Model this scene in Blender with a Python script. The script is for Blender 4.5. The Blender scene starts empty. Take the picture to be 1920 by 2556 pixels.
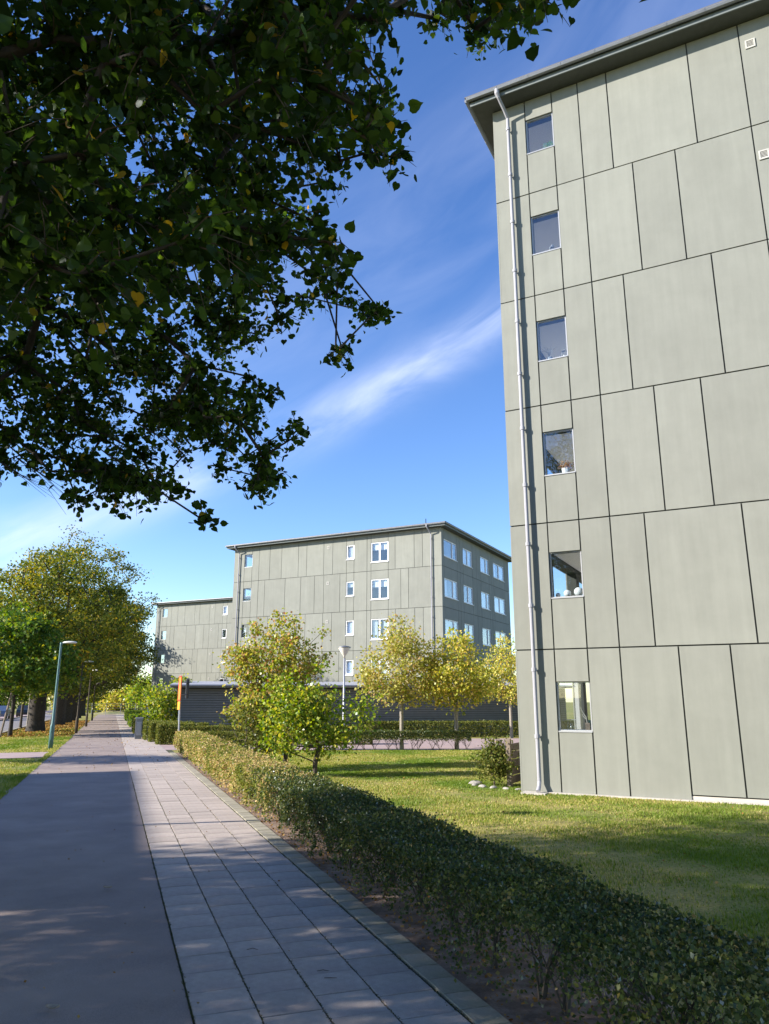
import bpy, bmesh, math, random
import numpy as np
from mathutils import Vector, Matrix, Quaternion
R = math.radians
random.seed(11); rng = np.random.default_rng(11)
SC = bpy.context.scene
COL = SC.collection

# ------------------------------------------------------------------ camera, sky, sun, exposure
EYE = 1.8
cam = bpy.data.cameras.new('camera'); co = bpy.data.objects.new('camera', cam); COL.objects.link(co)
co.location = (0, 0, EYE); co.rotation_euler = (R(90 + 14.04), 0, 0)
cam.sensor_fit = 'VERTICAL'; cam.sensor_height = 24; cam.lens = 24 * 1847 / 2556
cam.clip_start = .05; cam.clip_end = 3000
SC.camera = co
SUN_AZ, SUN_EL = 258.0, 25.0
world = bpy.data.worlds.new('World'); SC.world = world; world.use_nodes = True
wn = world.node_tree.nodes; wl = world.node_tree.links; wn.clear()
wo = wn.new('ShaderNodeOutputWorld'); bg = wn.new('ShaderNodeBackground'); bg.inputs['Strength'].default_value = .118
sky = wn.new('ShaderNodeTexSky'); sky.sky_type = 'NISHITA'; sky.sun_disc = False
sky.sun_elevation = R(SUN_EL); sky.sun_rotation = R(SUN_AZ)
sky.air_density = 1.0; sky.dust_density = .15; sky.ozone_density = 3.0; sky.altitude = 0
# thin cirrus streaks, placed on the sky by direction
tc = wn.new('ShaderNodeTexCoord')
sep = wn.new('ShaderNodeSeparateXYZ'); wl.new(tc.outputs['Generated'], sep.inputs[0])
def wmath(op, a, b=None, c=None, clamp=False):
    n = wn.new('ShaderNodeMath'); n.operation = op; n.use_clamp = clamp
    for i, v in enumerate((a, b, c)):
        if v is None: continue
        if isinstance(v, (int, float)): n.inputs[i].default_value = v
        else: wl.new(v, n.inputs[i])
    return n.outputs[0]
az = wmath('ARCTAN2', sep.outputs['X'], sep.outputs['Y'])
zz = wmath('MAXIMUM', sep.outputs['Z'], .03)
el = wmath('ARCSINE', sep.outputs['Z'])
# streak coordinate: along = az direction tilted, across = el
along = wmath('ADD', wmath('MULTIPLY', az, .90), wmath('MULTIPLY', el, .44))
across = wmath('SUBTRACT', wmath('MULTIPLY', el, .90), wmath('MULTIPLY', az, .44))
comb = wn.new('ShaderNodeCombineXYZ'); wl.new(wmath('MULTIPLY', along, 4.2), comb.inputs[0]); wl.new(wmath('MULTIPLY', across, 15.0), comb.inputs[1])
nz = wn.new('ShaderNodeTexNoise'); nz.inputs['Scale'].default_value = 1.0; nz.inputs['Detail'].default_value = 7; nz.inputs['Roughness'].default_value = .55; nz.inputs['Distortion'].default_value = .6
wl.new(comb.outputs[0], nz.inputs['Vector'])
def band(center, width, amp):
    d = wmath('DIVIDE', wmath('SUBTRACT', across, center), width)
    g = wmath('POWER', 2.718, wmath('MULTIPLY', wmath('MULTIPLY', d, d), -1.0))
    return wmath('MULTIPLY', g, amp)
bands = wmath('ADD', band(.475, .06, .085), wmath('ADD', band(.37, .03, .55), band(.57, .08, .08)))
den = wmath('MULTIPLY', bands, wmath('MULTIPLY', wmath('SUBTRACT', nz.outputs['Fac'], .30), 2.6, clamp=True), clamp=True)
mx = wn.new('ShaderNodeMix'); mx.data_type = 'RGBA'
wl.new(den, mx.inputs['Factor']); wl.new(sky.outputs[0], mx.inputs['A']); mx.inputs['B'].default_value = (4.6, 5.0, 5.9, 1)
hs = wn.new('ShaderNodeHueSaturation'); hs.inputs['Saturation'].default_value = 1.18; hs.inputs['Hue'].default_value = .512
wl.new(mx.outputs['Result'], hs.inputs['Color']); wl.new(hs.outputs[0], bg.inputs['Color']); wl.new(bg.outputs[0], wo.inputs[0])
sl = bpy.data.lights.new('sun', 'SUN'); sl.energy = 4.8; sl.angle = R(.53); sl.color = (1, .93, .83)
so = bpy.data.objects.new('sun', sl); COL.objects.link(so)
sd = Vector((math.sin(R(SUN_AZ)) * math.cos(R(SUN_EL)), math.cos(R(SUN_AZ)) * math.cos(R(SUN_EL)), math.sin(R(SUN_EL))))
so.rotation_euler = (-sd).to_track_quat('-Z', 'Y').to_euler(); so.location = (-20, -5, 30)
SC.view_settings.view_transform = 'Standard'; SC.view_settings.look = 'None'
SC.view_settings.gamma = 1; SC.view_settings.use_curve_mapping = False; SC.view_settings.exposure = 1.22
try:
    SC.cycles.max_bounces = 8; SC.cycles.transparent_max_bounces = 12; SC.cycles.diffuse_bounces = 4
except Exception: pass

# ------------------------------------------------------------------ frames and helpers
PA = R(19.6); PC, PS = math.cos(PA), math.sin(PA)
SLOPE = -.0063
def gz(x, y): return SLOPE * (-x * PS + y * PC)          # the ground falls gently along the path
def XY(p, q): return (p * PC - q * PS, p * PS + q * PC)  # path frame to world
def PQ(x, y): return (x * PC + y * PS, -x * PS + y * PC)
def G(p, q, dz=0): x, y = XY(p, q); return Vector((x, y, gz(x, y) + dz))

def tag(o, label=None, cat=None, group=None, kind=None):
    if label: o['label'] = label
    if cat: o['category'] = cat
    if group: o['group'] = group
    if kind: o['kind'] = kind
    return o
def empty(name, loc=(0, 0, 0), rz=0, label=None, cat=None, group=None):
    o = bpy.data.objects.new(name, None); COL.objects.link(o); o.location = loc; o.rotation_euler = (0, 0, rz)
    o.empty_display_size = .2
    return tag(o, label, cat, group)
class MB:
    def __init__(s): s.v = []; s.f = []
    def add(s, vs, fs):
        n = len(s.v); s.v += [tuple(v) for v in vs]; s.f += [tuple(i + n for i in f) for f in fs]; return s
    def box(s, x0, x1, y0, y1, z0, z1, M=None):
        vs = [Vector((x, y, z)) for z in (z0, z1) for y in (y0, y1) for x in (x0, x1)]
        if M is not None: vs = [M @ v for v in vs]
        return s.add(vs, [(0, 2, 3, 1), (4, 5, 7, 6), (0, 1, 5, 4), (2, 6, 7, 3), (0, 4, 6, 2), (1, 3, 7, 5)])
    def tube(s, pts, rad, n=6, cap=True):
        pts = [Vector(p) for p in pts]; rings = []
        if not hasattr(rad, '__len__'): rad = [rad] * len(pts)
        for i, p in enumerate(pts):
            d = (pts[min(i + 1, len(pts) - 1)] - pts[max(i - 1, 0)])
            if d.length < 1e-9: d = Vector((0, 0, 1))
            d.normalize()
            a = d.orthogonal().normalized() if i == 0 else (a - d * a.dot(d)).normalized() if (a - d * a.dot(d)).length > 1e-6 else d.orthogonal().normalized()
            b = d.cross(a)
            rings.append([p + (a * math.cos(2 * math.pi * k / n) + b * math.sin(2 * math.pi * k / n)) * rad[i] for k in range(n)])
        vs = [v for r in rings for v in r]; fs = []
        for i in range(len(pts) - 1):
            for k in range(n): fs.append((i * n + k, i * n + (k + 1) % n, (i + 1) * n + (k + 1) % n, (i + 1) * n + k))
        if cap: fs.append(tuple(range(n))[::-1]); fs.append(tuple((len(pts) - 1) * n + k for k in range(n)))
        return s.add(vs, fs)
    def lathe(s, prof, n=16, c=(0, 0, 0)):
        vs = [(c[0] + r * math.cos(2 * math.pi * k / n), c[1] + r * math.sin(2 * math.pi * k / n), c[2] + z) for r, z in prof for k in range(n)]
        fs = [(i * n + k, i * n + (k + 1) % n, (i + 1) * n + (k + 1) % n, (i + 1) * n + k) for i in range(len(prof) - 1) for k in range(n)]
        fs.append(tuple(range(n))[::-1]); fs.append(tuple((len(prof) - 1) * n + k for k in range(n)))
        return s.add(vs, fs)
    def build(s, name, mat, parent=None, smooth=False):
        me = bpy.data.meshes.new(name); me.from_pydata(s.v, [], s.f); me.materials.append(mat)
        if smooth: me.polygons.foreach_set('use_smooth', [True] * len(me.polygons))
        me.update()
        o = bpy.data.objects.new(name, me); COL.objects.link(o)
        if parent is not None: o.parent = parent
        return o
def link(name, me, parent=None, M=None):
    o = bpy.data.objects.new(name, me); COL.objects.link(o)
    if parent is not None: o.parent = parent
    if M is not None: o.matrix_local = M
    return o
def np_mesh(name, V, F, mat, parent=None):
    """V (n,3), F (m,k) with k = 3 or 4"""
    me = bpy.data.meshes.new(name); k = F.shape[1]
    me.vertices.add(len(V)); me.vertices.foreach_set('co', np.ascontiguousarray(V, dtype=np.float32).ravel())
    me.loops.add(F.size); me.loops.foreach_set('vertex_index', np.ascontiguousarray(F, dtype=np.int32).ravel())
    me.polygons.add(len(F)); me.polygons.foreach_set('loop_start', np.arange(0, F.size, k, dtype=np.int32))
    me.polygons.foreach_set('loop_total', np.full(len(F), k, dtype=np.int32))
    me.update(calc_edges=True); me.materials.append(mat)
    return link(name, me, parent)

# leaf templates (unit length along +Y, normal +Z)
T_QUAD = (np.array([[0, 0, 0], [.42, .5, .07], [0, 1, -.05], [-.42, .5, .07]]), np.array([[0, 1, 2, 3]]))
T_HEX = (np.array([[0, 0, 0], [.45, .2, .08], [.36, .68, .02], [0, 1.08, -.15], [-.36, .68, .02], [-.45, .2, .08]]), np.array([[0, 1, 2, 3], [0, 3, 4, 5]]))
T_NARROW = (np.array([[0, 0, 0], [.24, .45, .05], [0, 1, -.04], [-.24, .45, .05]]), np.array([[0, 1, 2, 3]]))
_h = [(0, .0), (.26, -.10), (.50, .10), (.54, .38), (.36, .70), (.13, .90), (0, 1.12)]
_v = [[0, 0, 0]] + [[x, y, .16 * x - .12 * y * y] for x, y in _h[1:6]] + [[0, 1.12, -.18]] + [[-x, y, .16 * x - .12 * y * y] for x, y in _h[5:0:-1]] + [[0, .45, -.03]]
T_HEART = (np.array(_v), np.array([[12, i, (i + 1) % 12] for i in range(12)]))
_m = []
for k in range(5):
    a = R(-72 + 36 * k + 90); r = [.62, .85, 1.0, .85, .62][k]
    _m += [(r * math.cos(a), .15 + r * .95 * math.sin(a)), (.40 * math.cos(a + R(18)), .15 + .40 * math.sin(a + R(18)))]
_m = [(0, 0)] + _m[:-1]
T_MAPLE = (np.array([[x, y, .1 * abs(x) - .06 * y] for x, y in _m] + [[0, .2, 0]]), np.array([[10, i, (i + 1) % 10] for i in range(10)]))

def rand_rot(n, up=.0, normals=None):
    """n rotation matrices; normals biased towards up / given normals"""
    N = rng.normal(size=(n, 3)); N /= np.linalg.norm(N, axis=1)[:, None]
    if normals is not None: N = N * (1 - up) + normals * up * 1.6
    else: N[:, 2] += up * 1.6
    N /= np.linalg.norm(N, axis=1)[:, None] + 1e-9
    A = rng.normal(size=(n, 3)); A -= N * np.sum(A * N, axis=1)[:, None]; A /= np.linalg.norm(A, axis=1)[:, None] + 1e-9
    B = np.cross(A, N)
    return np.stack([B, A, N], axis=2)
def leaf_arrays(P, S, tpl, Rm):
    tv, tf = tpl; n = len(P)
    V = np.einsum('nij,kj->nki', Rm, tv) * S[:, None, None] + P[:, None, :]
    F = tf[None] + (np.arange(n) * len(tv))[:, None, None]
    return V.reshape(-1, 3), F.reshape(-1, tf.shape[1])
def leaves(name, P, S, tpl, mat, parent=None, up=.35, normals=None, kind='stuff'):
    P = np.asarray(P, float); S = np.asarray(S, float)
    V, F = leaf_arrays(P, S, tpl, rand_rot(len(P), up, normals))
    o = np_mesh(name, V, F, mat, parent); o['kind'] = kind
    return o

# ------------------------------------------------------------------ materials
def mat(name, col, rough=.7, speck=0, metal=0, spec=.4, noise=0, nscale=8, bump=0, bscale=60, objrand=0, streak=0, island=False, col2=None, c2scale=1.5, c2lo=.45, c2hi=.6, coords='Object'):
    m = bpy.data.materials.new(name); m.use_nodes = True; N = m.node_tree.nodes; L = m.node_tree.links
    b = N['Principled BSDF']; b.inputs['Roughness'].default_value = rough; b.inputs['Metallic'].default_value = metal
    b.inputs['Specular IOR Level'].default_value = spec
    b.inputs['Base Color'].default_value = (*col, 1)
    if not (noise or bump or objrand or streak or col2): return m
    tc = N.new('ShaderNodeTexCoord'); v = tc.outputs[coords]
    rgb = N.new('ShaderNodeRGB'); rgb.outputs[0].default_value = (*col, 1); cur = rgb.outputs[0]
    def nse(scale, detail=6, vec=v, rg=.6):
        n = N.new('ShaderNodeTexNoise'); n.inputs['Scale'].default_value = scale; n.inputs['Detail'].default_value = detail; n.inputs['Roughness'].default_value = rg
        L.new(vec, n.inputs['Vector']); return n.outputs['Fac']
    def mrange(s, a, bb, c, d):
        n = N.new('ShaderNodeMapRange'); L.new(s, n.inputs[0]); n.inputs[1].default_value = a; n.inputs[2].default_value = bb; n.inputs[3].default_value = c; n.inputs[4].default_value = d; return n.outputs[0]
    def mul(c, f):
        n = N.new('ShaderNodeMix'); n.data_type = 'RGBA'; n.blend_type = 'MULTIPLY'; n.inputs['Factor'].default_value = 1
        L.new(c, n.inputs['A']); L.new(f, n.inputs['B']); return n.outputs['Result']
    if col2:
        n = N.new('ShaderNodeMix'); n.data_type = 'RGBA'; L.new(mrange(nse(c2scale, 8), c2lo, c2hi, 0, 1), n.inputs['Factor'])
        L.new(cur, n.inputs['A']); n.inputs['B'].default_value = (*col2, 1); cur = n.outputs['Result']
    if speck: cur = mul(cur, mrange(nse(170, 3, rg=.8), .32, .68, 1 - speck, 1 + speck))
    if noise: cur = mul(cur, mrange(nse(nscale, 8, rg=.65), .3, .7, 1 - noise, 1 + noise))
    if streak:
        mp = N.new('ShaderNodeMapping'); mp.inputs['Scale'].default_value = (3.0, 3.0, .25); L.new(v, mp.inputs['Vector'])
        cur = mul(cur, mrange(nse(2.0, 6, mp.outputs[0]), .35, .7, 1 - streak, 1 + streak * .5))
    if objrand:
        oi = N.new('ShaderNodeObjectInfo'); cur = mul(cur, mrange(oi.outputs['Random'], 0, 1, 1 - objrand, 1 + objrand))
    L.new(cur, b.inputs['Base Color'])
    if bump:
        bp = N.new('ShaderNodeBump'); bp.inputs['Strength'].default_value = bump; bp.inputs['Distance'].default_value = .01
        L.new(nse(bscale, 5), bp.inputs['Height']); L.new(bp.outputs[0], b.inputs['Normal'])
    return m
def leafmat(name, stops, trans=.38, gloss=.10, patch=None, rough=.5):
    """colour by random per leaf; a share of the light passes through the leaf"""
    m = bpy.data.materials.new(name); m.use_nodes = True; N = m.node_tree.nodes; L = m.node_tree.links; N.clear()
    out = N.new('ShaderNodeOutputMaterial'); g = N.new('ShaderNodeNewGeometry'); oi = N.new('ShaderNodeObjectInfo')
    ad = N.new('ShaderNodeMath'); ad.operation = 'ADD'; L.new(g.outputs['Random Per Island'], ad.inputs[0]); L.new(oi.outputs['Random'], ad.inputs[1])
    fr = N.new('ShaderNodeMath'); fr.operation = 'FRACT'; L.new(ad.outputs[0], fr.inputs[0])
    rp = N.new('ShaderNodeValToRGB'); L.new(fr.outputs[0], rp.inputs[0]); e = rp.color_ramp.elements
    while len(e) < len(stops): e.new(.5)
    for i, (p, c) in enumerate(stops): e[i].position = p; e[i].color = (*c, 1)
    cur = rp.outputs[0]
    tc = N.new('ShaderNodeTexCoord')
    if patch:
        sc, lo, hi, pc = patch
        n = N.new('ShaderNodeTexNoise'); n.inputs['Scale'].default_value = sc; n.inputs['Detail'].default_value = 4; L.new(tc.outputs['Object'], n.inputs['Vector'])
        mr = N.new('ShaderNodeMapRange'); L.new(n.outputs['Fac'], mr.inputs[0]); mr.inputs[1].default_value = lo; mr.inputs[2].default_value = hi; mr.inputs[4].default_value = .85
        mxx = N.new('ShaderNodeMix'); mxx.data_type = 'RGBA'; L.new(mr.outputs[0], mxx.inputs['Factor']); L.new(cur, mxx.inputs['A']); mxx.inputs['B'].default_value = (*pc, 1); cur = mxx.outputs['Result']
    d = N.new('ShaderNodeBsdfDiffuse'); t = N.new('ShaderNodeBsdfTranslucent'); gl = N.new('ShaderNodeBsdfGlossy'); gl.inputs['Roughness'].default_value = rough
    gl.inputs['Color'].default_value = (.9, .95, 1, 1)
    hsv = N.new('ShaderNodeHueSaturation'); hsv.inputs['Hue'].default_value = .49; hsv.inputs['Saturation'].default_value = 1.15; hsv.inputs['Value'].default_value = 1.5; L.new(cur, hsv.inputs['Color'])
    L.new(cur, d.inputs[0]); L.new(hsv.outputs[0], t.inputs[0])
    a = N.new('ShaderNodeMixShader'); a.inputs[0].default_value = trans; L.new(d.outputs[0], a.inputs[1]); L.new(t.outputs[0], a.inputs[2])
    lw = N.new('ShaderNodeLayerWeight'); lw.inputs[0].default_value = .35
    ml = N.new('ShaderNodeMath'); ml.operation = 'MULTIPLY_ADD'; L.new(lw.outputs['Fresnel'], ml.inputs[0]); ml.inputs[1].default_value = gloss * .5; ml.inputs[2].default_value = gloss * .08
    bmx = N.new('ShaderNodeMixShader'); L.new(ml.outputs[0], bmx.inputs[0]); L.new(a.outputs[0], bmx.inputs[1]); L.new(gl.outputs[0], bmx.inputs[2])
    L.new(bmx.outputs[0], out.inputs[0]); return m
M = {}
M['panel'] = mat('panel_render', (.250, .256, .224), .85, noise=.06, nscale=1.3, bump=.06, bscale=90, objrand=.045, streak=.06, col2=(.232, .238, .208), c2scale=.6, c2lo=.45, c2hi=.75, spec=.2)
M['core'] = mat('wall_behind', (.05, .055, .05), .9)
M['inside'] = mat('room_paint', (.80, .78, .76), .9)
M['plinth'] = mat('plinth_concrete', (.50, .46, .41), .9, noise=.1, nscale=4, bump=.1)
M['metal_grey'] = mat('galvanised_sheet', (.22, .23, .245), .45, metal=.5, noise=.12, nscale=5)
M['pipe'] = mat('pale_pipe', (.33, .33, .365), .5, noise=.06, nscale=6)
M['pipe_dark'] = mat('shaded_pipe_and_vase', (.22, .24, .26), .5, noise=.06)  # shade on the farthest block's downpipes put into the colour; also colours the vase
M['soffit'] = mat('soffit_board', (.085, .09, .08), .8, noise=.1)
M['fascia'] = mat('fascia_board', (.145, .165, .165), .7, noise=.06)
M['roof'] = mat('roof_felt', (.12, .12, .125), .8, noise=.15, nscale=3)
M['white'] = mat('white_window_frame', (.80, .80, .80), .45)
M['alu'] = mat('aluminium_frame', (.42, .43, .44), .4, metal=.3)
M['curtain'] = mat('white_curtain', (.75, .76, .8), .9)
M['vent'] = mat('vent_metal', (.45, .44, .40), .6, noise=.1, nscale=30)
M['black'] = mat('black', (.015, .015, .016), .6)
def glass():
    m = bpy.data.materials.new('window_glass'); m.use_nodes = True; N = m.node_tree.nodes; L = m.node_tree.links; N.clear()
    out = N.new('ShaderNodeOutputMaterial'); tr = N.new('ShaderNodeBsdfTransparent'); tr.inputs[0].default_value = (.90, .93, .94, 1)
    gl = N.new('ShaderNodeBsdfGlossy'); gl.inputs['Roughness'].default_value = .015; gl.inputs[0].default_value = (.95, .97, 1, 1)
    fw_ = N.new('ShaderNodeLayerWeight'); fw_.inputs[0].default_value = .5; lw = N.new('ShaderNodeMath'); lw.operation = 'POWER'; L.new(fw_.outputs['Facing'], lw.inputs[0]); lw.inputs[1].default_value = 4.5
    mp = N.new('ShaderNodeMath'); mp.operation = 'MULTIPLY_ADD'; mp.inputs[1].default_value = .95; mp.inputs[2].default_value = .085; mp.use_clamp = True; L.new(lw.outputs[0], mp.inputs[0])
    mxs = N.new('ShaderNodeMixShader'); L.new(mp.outputs[0], mxs.inputs[0]); L.new(tr.outputs[0], mxs.inputs[1]); L.new(gl.outputs[0], mxs.inputs[2]); L.new(mxs.outputs[0], out.inputs[0]); return m
M['glass'] = glass()
M['asphalt'] = mat('asphalt', (.25, .20, .178), .85, speck=.28, noise=.14, nscale=1.2, bump=.5, bscale=260, col2=(.30, .24, .205), c2scale=.7, c2lo=.4, c2hi=.65, spec=.35)
M['road'] = mat('road_asphalt', (.20, .185, .19), .85, noise=.1, nscale=2)
M['slab'] = mat('concrete_slab', (.405, .35, .305), .85, speck=.14, noise=.16, nscale=9, bump=.3, bscale=160, objrand=.09, spec=.3, col2=(.37, .31, .275), c2scale=3)
M['kerb'] = mat('kerb_concrete', (.33, .30, .24), .9, noise=.2, nscale=12, bump=.3, bscale=90, objrand=.1, col2=(.27, .255, .19), c2scale=5)
M['sand'] = mat('joint_moss', (.05, .048, .03), .95, noise=.4, nscale=30, bump=.5, col2=(.06, .075, .02), c2scale=12)
M['soil'] = mat('bare_soil', (.17, .115, .085), .95, noise=.35, nscale=14, bump=.9, bscale=50, col2=(.27, .20, .16), c2scale=5)
M['ground'] = mat('lawn_ground', (.30, .26, .085), .95, noise=.38, nscale=26, bump=.8, bscale=70, col2=(.12, .17, .03), c2scale=.33, c2lo=.47, c2hi=.62, spec=.15)
M['court'] = mat('pink_paving', (.36, .27, .25), .85, noise=.12, nscale=3, bump=.2)
M['wood'] = mat('weathered_timber', (.19, .15, .12), .85, noise=.3, nscale=14, objrand=.15)
M['shed'] = mat('shed_paint', (.17, .165, .145), .75, noise=.08, nscale=3, objrand=.05)
M['bark'] = mat('lime_bark', (.048, .040, .033), .95, noise=.4, nscale=9, bump=1, bscale=22)
M['barkpale'] = mat('pale_bark', (.27, .24, .20), .9, noise=.35, nscale=18, bump=.5, bscale=40)
M['barkdark'] = mat('dark_stem', (.085, .068, .05), .9, noise=.3, nscale=20)
M['stone'] = mat('pale_stone', (.33, .31, .28), .9, noise=.2, nscale=8, bump=.4)
M['teal'] = mat('teal_lamp_paint', (.09, .19, .19), .45, noise=.1, nscale=10)
M['galv'] = mat('galvanised_pole', (.36, .37, .40), .45, metal=.3, noise=.1)
M['lens'] = mat('lamp_glass', (.68, .66, .58), .3)
G1, G2, G3 = (.028, .052, .010), (.045, .085, .014), (.085, .13, .02)
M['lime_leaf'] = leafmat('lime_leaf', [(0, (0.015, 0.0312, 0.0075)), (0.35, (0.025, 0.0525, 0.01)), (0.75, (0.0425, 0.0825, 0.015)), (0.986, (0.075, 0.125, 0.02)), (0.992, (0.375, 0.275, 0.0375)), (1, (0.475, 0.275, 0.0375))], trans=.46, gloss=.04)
M['lime_autumn'] = leafmat('autumn_lime_leaf', [(0, (0.063, 0.09, 0.018)), (0.3, (0.126, 0.162, 0.027)), (0.65, (0.27, 0.279, 0.0396)), (0.9, (0.468, 0.387, 0.054)), (1, (0.594, 0.36, 0.063))], trans=.32, gloss=.06, patch=(.28, .40, .60, (.075, .105, .017)))
M['lime_dark'] = leafmat('green_lime_leaf', [(0, (0.0338, 0.0513, 0.0121)), (0.5, (0.0675, 0.0945, 0.0175)), (0.85, (0.1215, 0.1418, 0.0243)), (1, (0.243, 0.2025, 0.0338))], trans=.3, gloss=.06)
M['maple'] = leafmat('green_maple_leaf', [(0, (0.0405, 0.081, 0.0162)), (0.5, (0.081, 0.162, 0.0243)), (0.9, (0.2025, 0.2565, 0.0338)), (1, (0.378, 0.3375, 0.0405))], trans=.4, gloss=.08)
M['yellow'] = leafmat('yellowing_leaf', [(0, (0.1588, 0.2117, 0.0317)), (0.35, (0.3351, 0.3528, 0.0529)), (0.75, (0.5821, 0.5292, 0.1058)), (1, (0.7409, 0.5292, 0.1764))], trans=.4, gloss=.08)
M['reddish'] = leafmat('bronzing_leaf', [(0, (0.138, 0.207, 0.0276)), (0.4, (0.3036, 0.345, 0.0552)), (0.72, (0.4692, 0.414, 0.0966)), (0.88, (0.4968, 0.3312, 0.1242)), (1, (0.3864, 0.1656, 0.0828))], trans=.38, gloss=.08)
M['fresh'] = leafmat('fresh_green_leaf', [(0, (0.069, 0.138, 0.0161)), (0.4, (0.184, 0.276, 0.0322)), (0.75, (0.368, 0.414, 0.0575)), (1, (0.483, 0.414, 0.0805))], trans=.42, gloss=.10)
M['hedge'] = leafmat('hedge_leaf', [(0, (.028, .046, .012)), (.45, (.055, .085, .018)), (.8, (.10, .125, .028)), (.94, (.17, .17, .04)), (1, (.26, .20, .08))], trans=.3, gloss=.20, rough=.45)
M['hedgedry_sunlit'] = leafmat('dry_sunlit_hedge_leaf', [(0, (0.1458, 0.2005, 0.0365)), (0.3, (0.2734, 0.2916, 0.0639)), (0.6, (0.4738, 0.3645, 0.155)), (1, (0.6014, 0.4374, 0.2369))], trans=.3, gloss=.05, patch=(1.1, .5, .64, (.13, .165, .02)))  # dry leaves, with the sunlit tan of the far half put into the colour
M['hedgemid'] = leafmat('clipped_hedge_leaf', [(0, (0.052, 0.078, 0.0156)), (0.5, (0.117, 0.143, 0.026)), (1, (0.26, 0.234, 0.065))], trans=.28, gloss=.06)
M['blade'] = leafmat('grass_blade', [(0, (0.1067, 0.183, 0.0228)), (0.35, (0.2135, 0.2745, 0.0381)), (0.7, (0.3965, 0.3583, 0.1067)), (1, (0.549, 0.4575, 0.1983))], trans=.3, gloss=.04, patch=(.33, .46, .60, (.12, .20, .024)))
M['litter'] = leafmat('fallen_leaf', [(0, (.22, .11, .03)), (.5, (.33, .17, .05)), (.8, (.38, .25, .08)), (1, (.20, .14, .05))], trans=.1, gloss=.04)
M['drygrass'] = mat('dry_grass_bank', (.30, .25, .11), .95, noise=.3, nscale=2.2, bump=.6, bscale=8, col2=(.14, .15, .05), c2scale=.25)
M['moss'] = leafmat('moss_bit', [(0, (.03, .04, .008)), (.5, (.06, .08, .015)), (1, (.12, .09, .05))], .1, .02)
M['reddish_y'] = M['yellow']

# ------------------------------------------------------------------ ground
def sheet(name, pts, dz, m, kind='structure', parent=None):
    """flat polygon following the fall of the ground; pts in world XY"""
    mb = MB(); mb.add([(x, y, gz(x, y) + dz) for x, y in pts], [tuple(range(len(pts)))])
    o = mb.build(name, m, parent)
    if kind: o['kind'] = kind
    return o
sheet('ground', [(-900, -300), (900, -300), (900, 1500), (-900, 1500)], 0, M['ground'])
QX = 124
sheet('cycle_path', [XY(-1.93, -6), XY(.585, -6), XY(.585, QX), XY(-1.93, QX)], .012, M['asphalt'])
sheet('slab_bed', [XY(.585, -6), XY(2.31, -6), XY(2.31, QX), XY(.585, QX)], .004, M['sand'])
sheet('hedge_bed', [XY(2.31, -6), XY(3.35, -6), XY(3.35, 29.3), XY(2.31, 29.3)], .008, M['soil'])
road = sheet('road', [XY(-10.6, -60), XY(-6.1, -60), XY(-6.1, 260), XY(-10.6, 260)], .008, M['road'])
far_verge = sheet('far_footway', [XY(-13.4, -60), XY(-10.75, -60), XY(-10.75, 260), XY(-13.4, 260)], .05, M['court'])
mb = MB()
for p0 in (-6.1, -10.75):
    a = [G(p0, -60, 0), G(p0 + .14, -60, 0), G(p0 + .14, 260, 0), G(p0, 260, 0)]
    mb.add(a + [v + Vector((0, 0, .09)) for v in a], [(4, 5, 6, 7), (0, 1, 5, 4), (1, 2, 6, 5), (2, 3, 7, 6), (3, 0, 4, 7)])
mb.build('road_kerb', M['kerb'])['kind'] = 'structure'
sheet('side_footpath', [XY(-6.1, 28.2), XY(-1.93, 28.5), XY(-1.93, 31.4), XY(-6.1, 31.6)], .016, M['court'])
sheet('paved_court', [(-7.2, 29.9), (-.4, 29.85), (30, 29.4), (30, 38.7), (-2.6, 38.6), (-11.2, 37.0), (-12.0, 36.2), (-9.6, 30.2)], .010, M['court'])

# pavement of square slabs and a row of edging stones, each its own piece
pave = empty('pavement', (0, 0, 0)); pave['kind'] = 'structure'
def slabmesh(w, l, t=.05):
    j = .0045
    mb = MB(); x0, x1, y0, y1 = -w / 2 + j, w / 2 - j, -l / 2 + j, l / 2 - j; b = .0035
    mb.add([(x0, y0, -t), (x1, y0, -t), (x1, y1, -t), (x0, y1, -t), (x0, y0, -b * .6), (x1, y0, -b * .6), (x1, y1, -b * .6), (x0, y1, -b * .6),
            (x0 + b, y0 + b, 0), (x1 - b, y0 + b, 0), (x1 - b, y1 - b, 0), (x0 + b, y1 - b, 0)],
           [(0, 1, 5, 4), (1, 2, 6, 5), (2, 3, 7, 6), (3, 0, 4, 7), (4, 5, 9, 8), (5, 6, 10, 9), (6, 7, 11, 10), (7, 4, 8, 11), (8, 9, 10, 11)])
    return mb
SW = .3725
def slabmat(p, q, dz=0.):
    x, y = XY(p, q); return Matrix.Translation((x, y, gz(x, y) + .018 + dz)) @ Matrix.Rotation(PA + random.uniform(-.004, .004), 4, 'Z') @ Matrix.Rotation(random.uniform(-.002, .002) + SLOPE, 4, 'X') @ Matrix.Rotation(random.uniform(-.003, .003), 4, 'Y')
ms = slabmesh(SW, .366); me_slab = bpy.data.meshes.new('paving_slab'); me_slab.from_pydata(ms.v, [], ms.f); me_slab.materials.append(M['slab'])
rest = MB(); rows = int((QX - 3) / .366); cnt = 0
for r in range(-6, rows):
    for lane in range(4):
        p = .595 + SW * (lane + .5); q = 3 + .366 * r + (.183 if lane % 2 else 0) + .03 * lane
        mm = slabmat(p, q, random.uniform(-.0025, .0025))
        if r >= 3 and cnt < 300: link('paving_slab', me_slab, pave, mm); cnt += 1
        else: rest.add([mm @ Vector(v) for v in ms.v], ms.f)
rest.build('slab_rows', M['slab'], pave)['kind'] = 'stuff'
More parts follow.
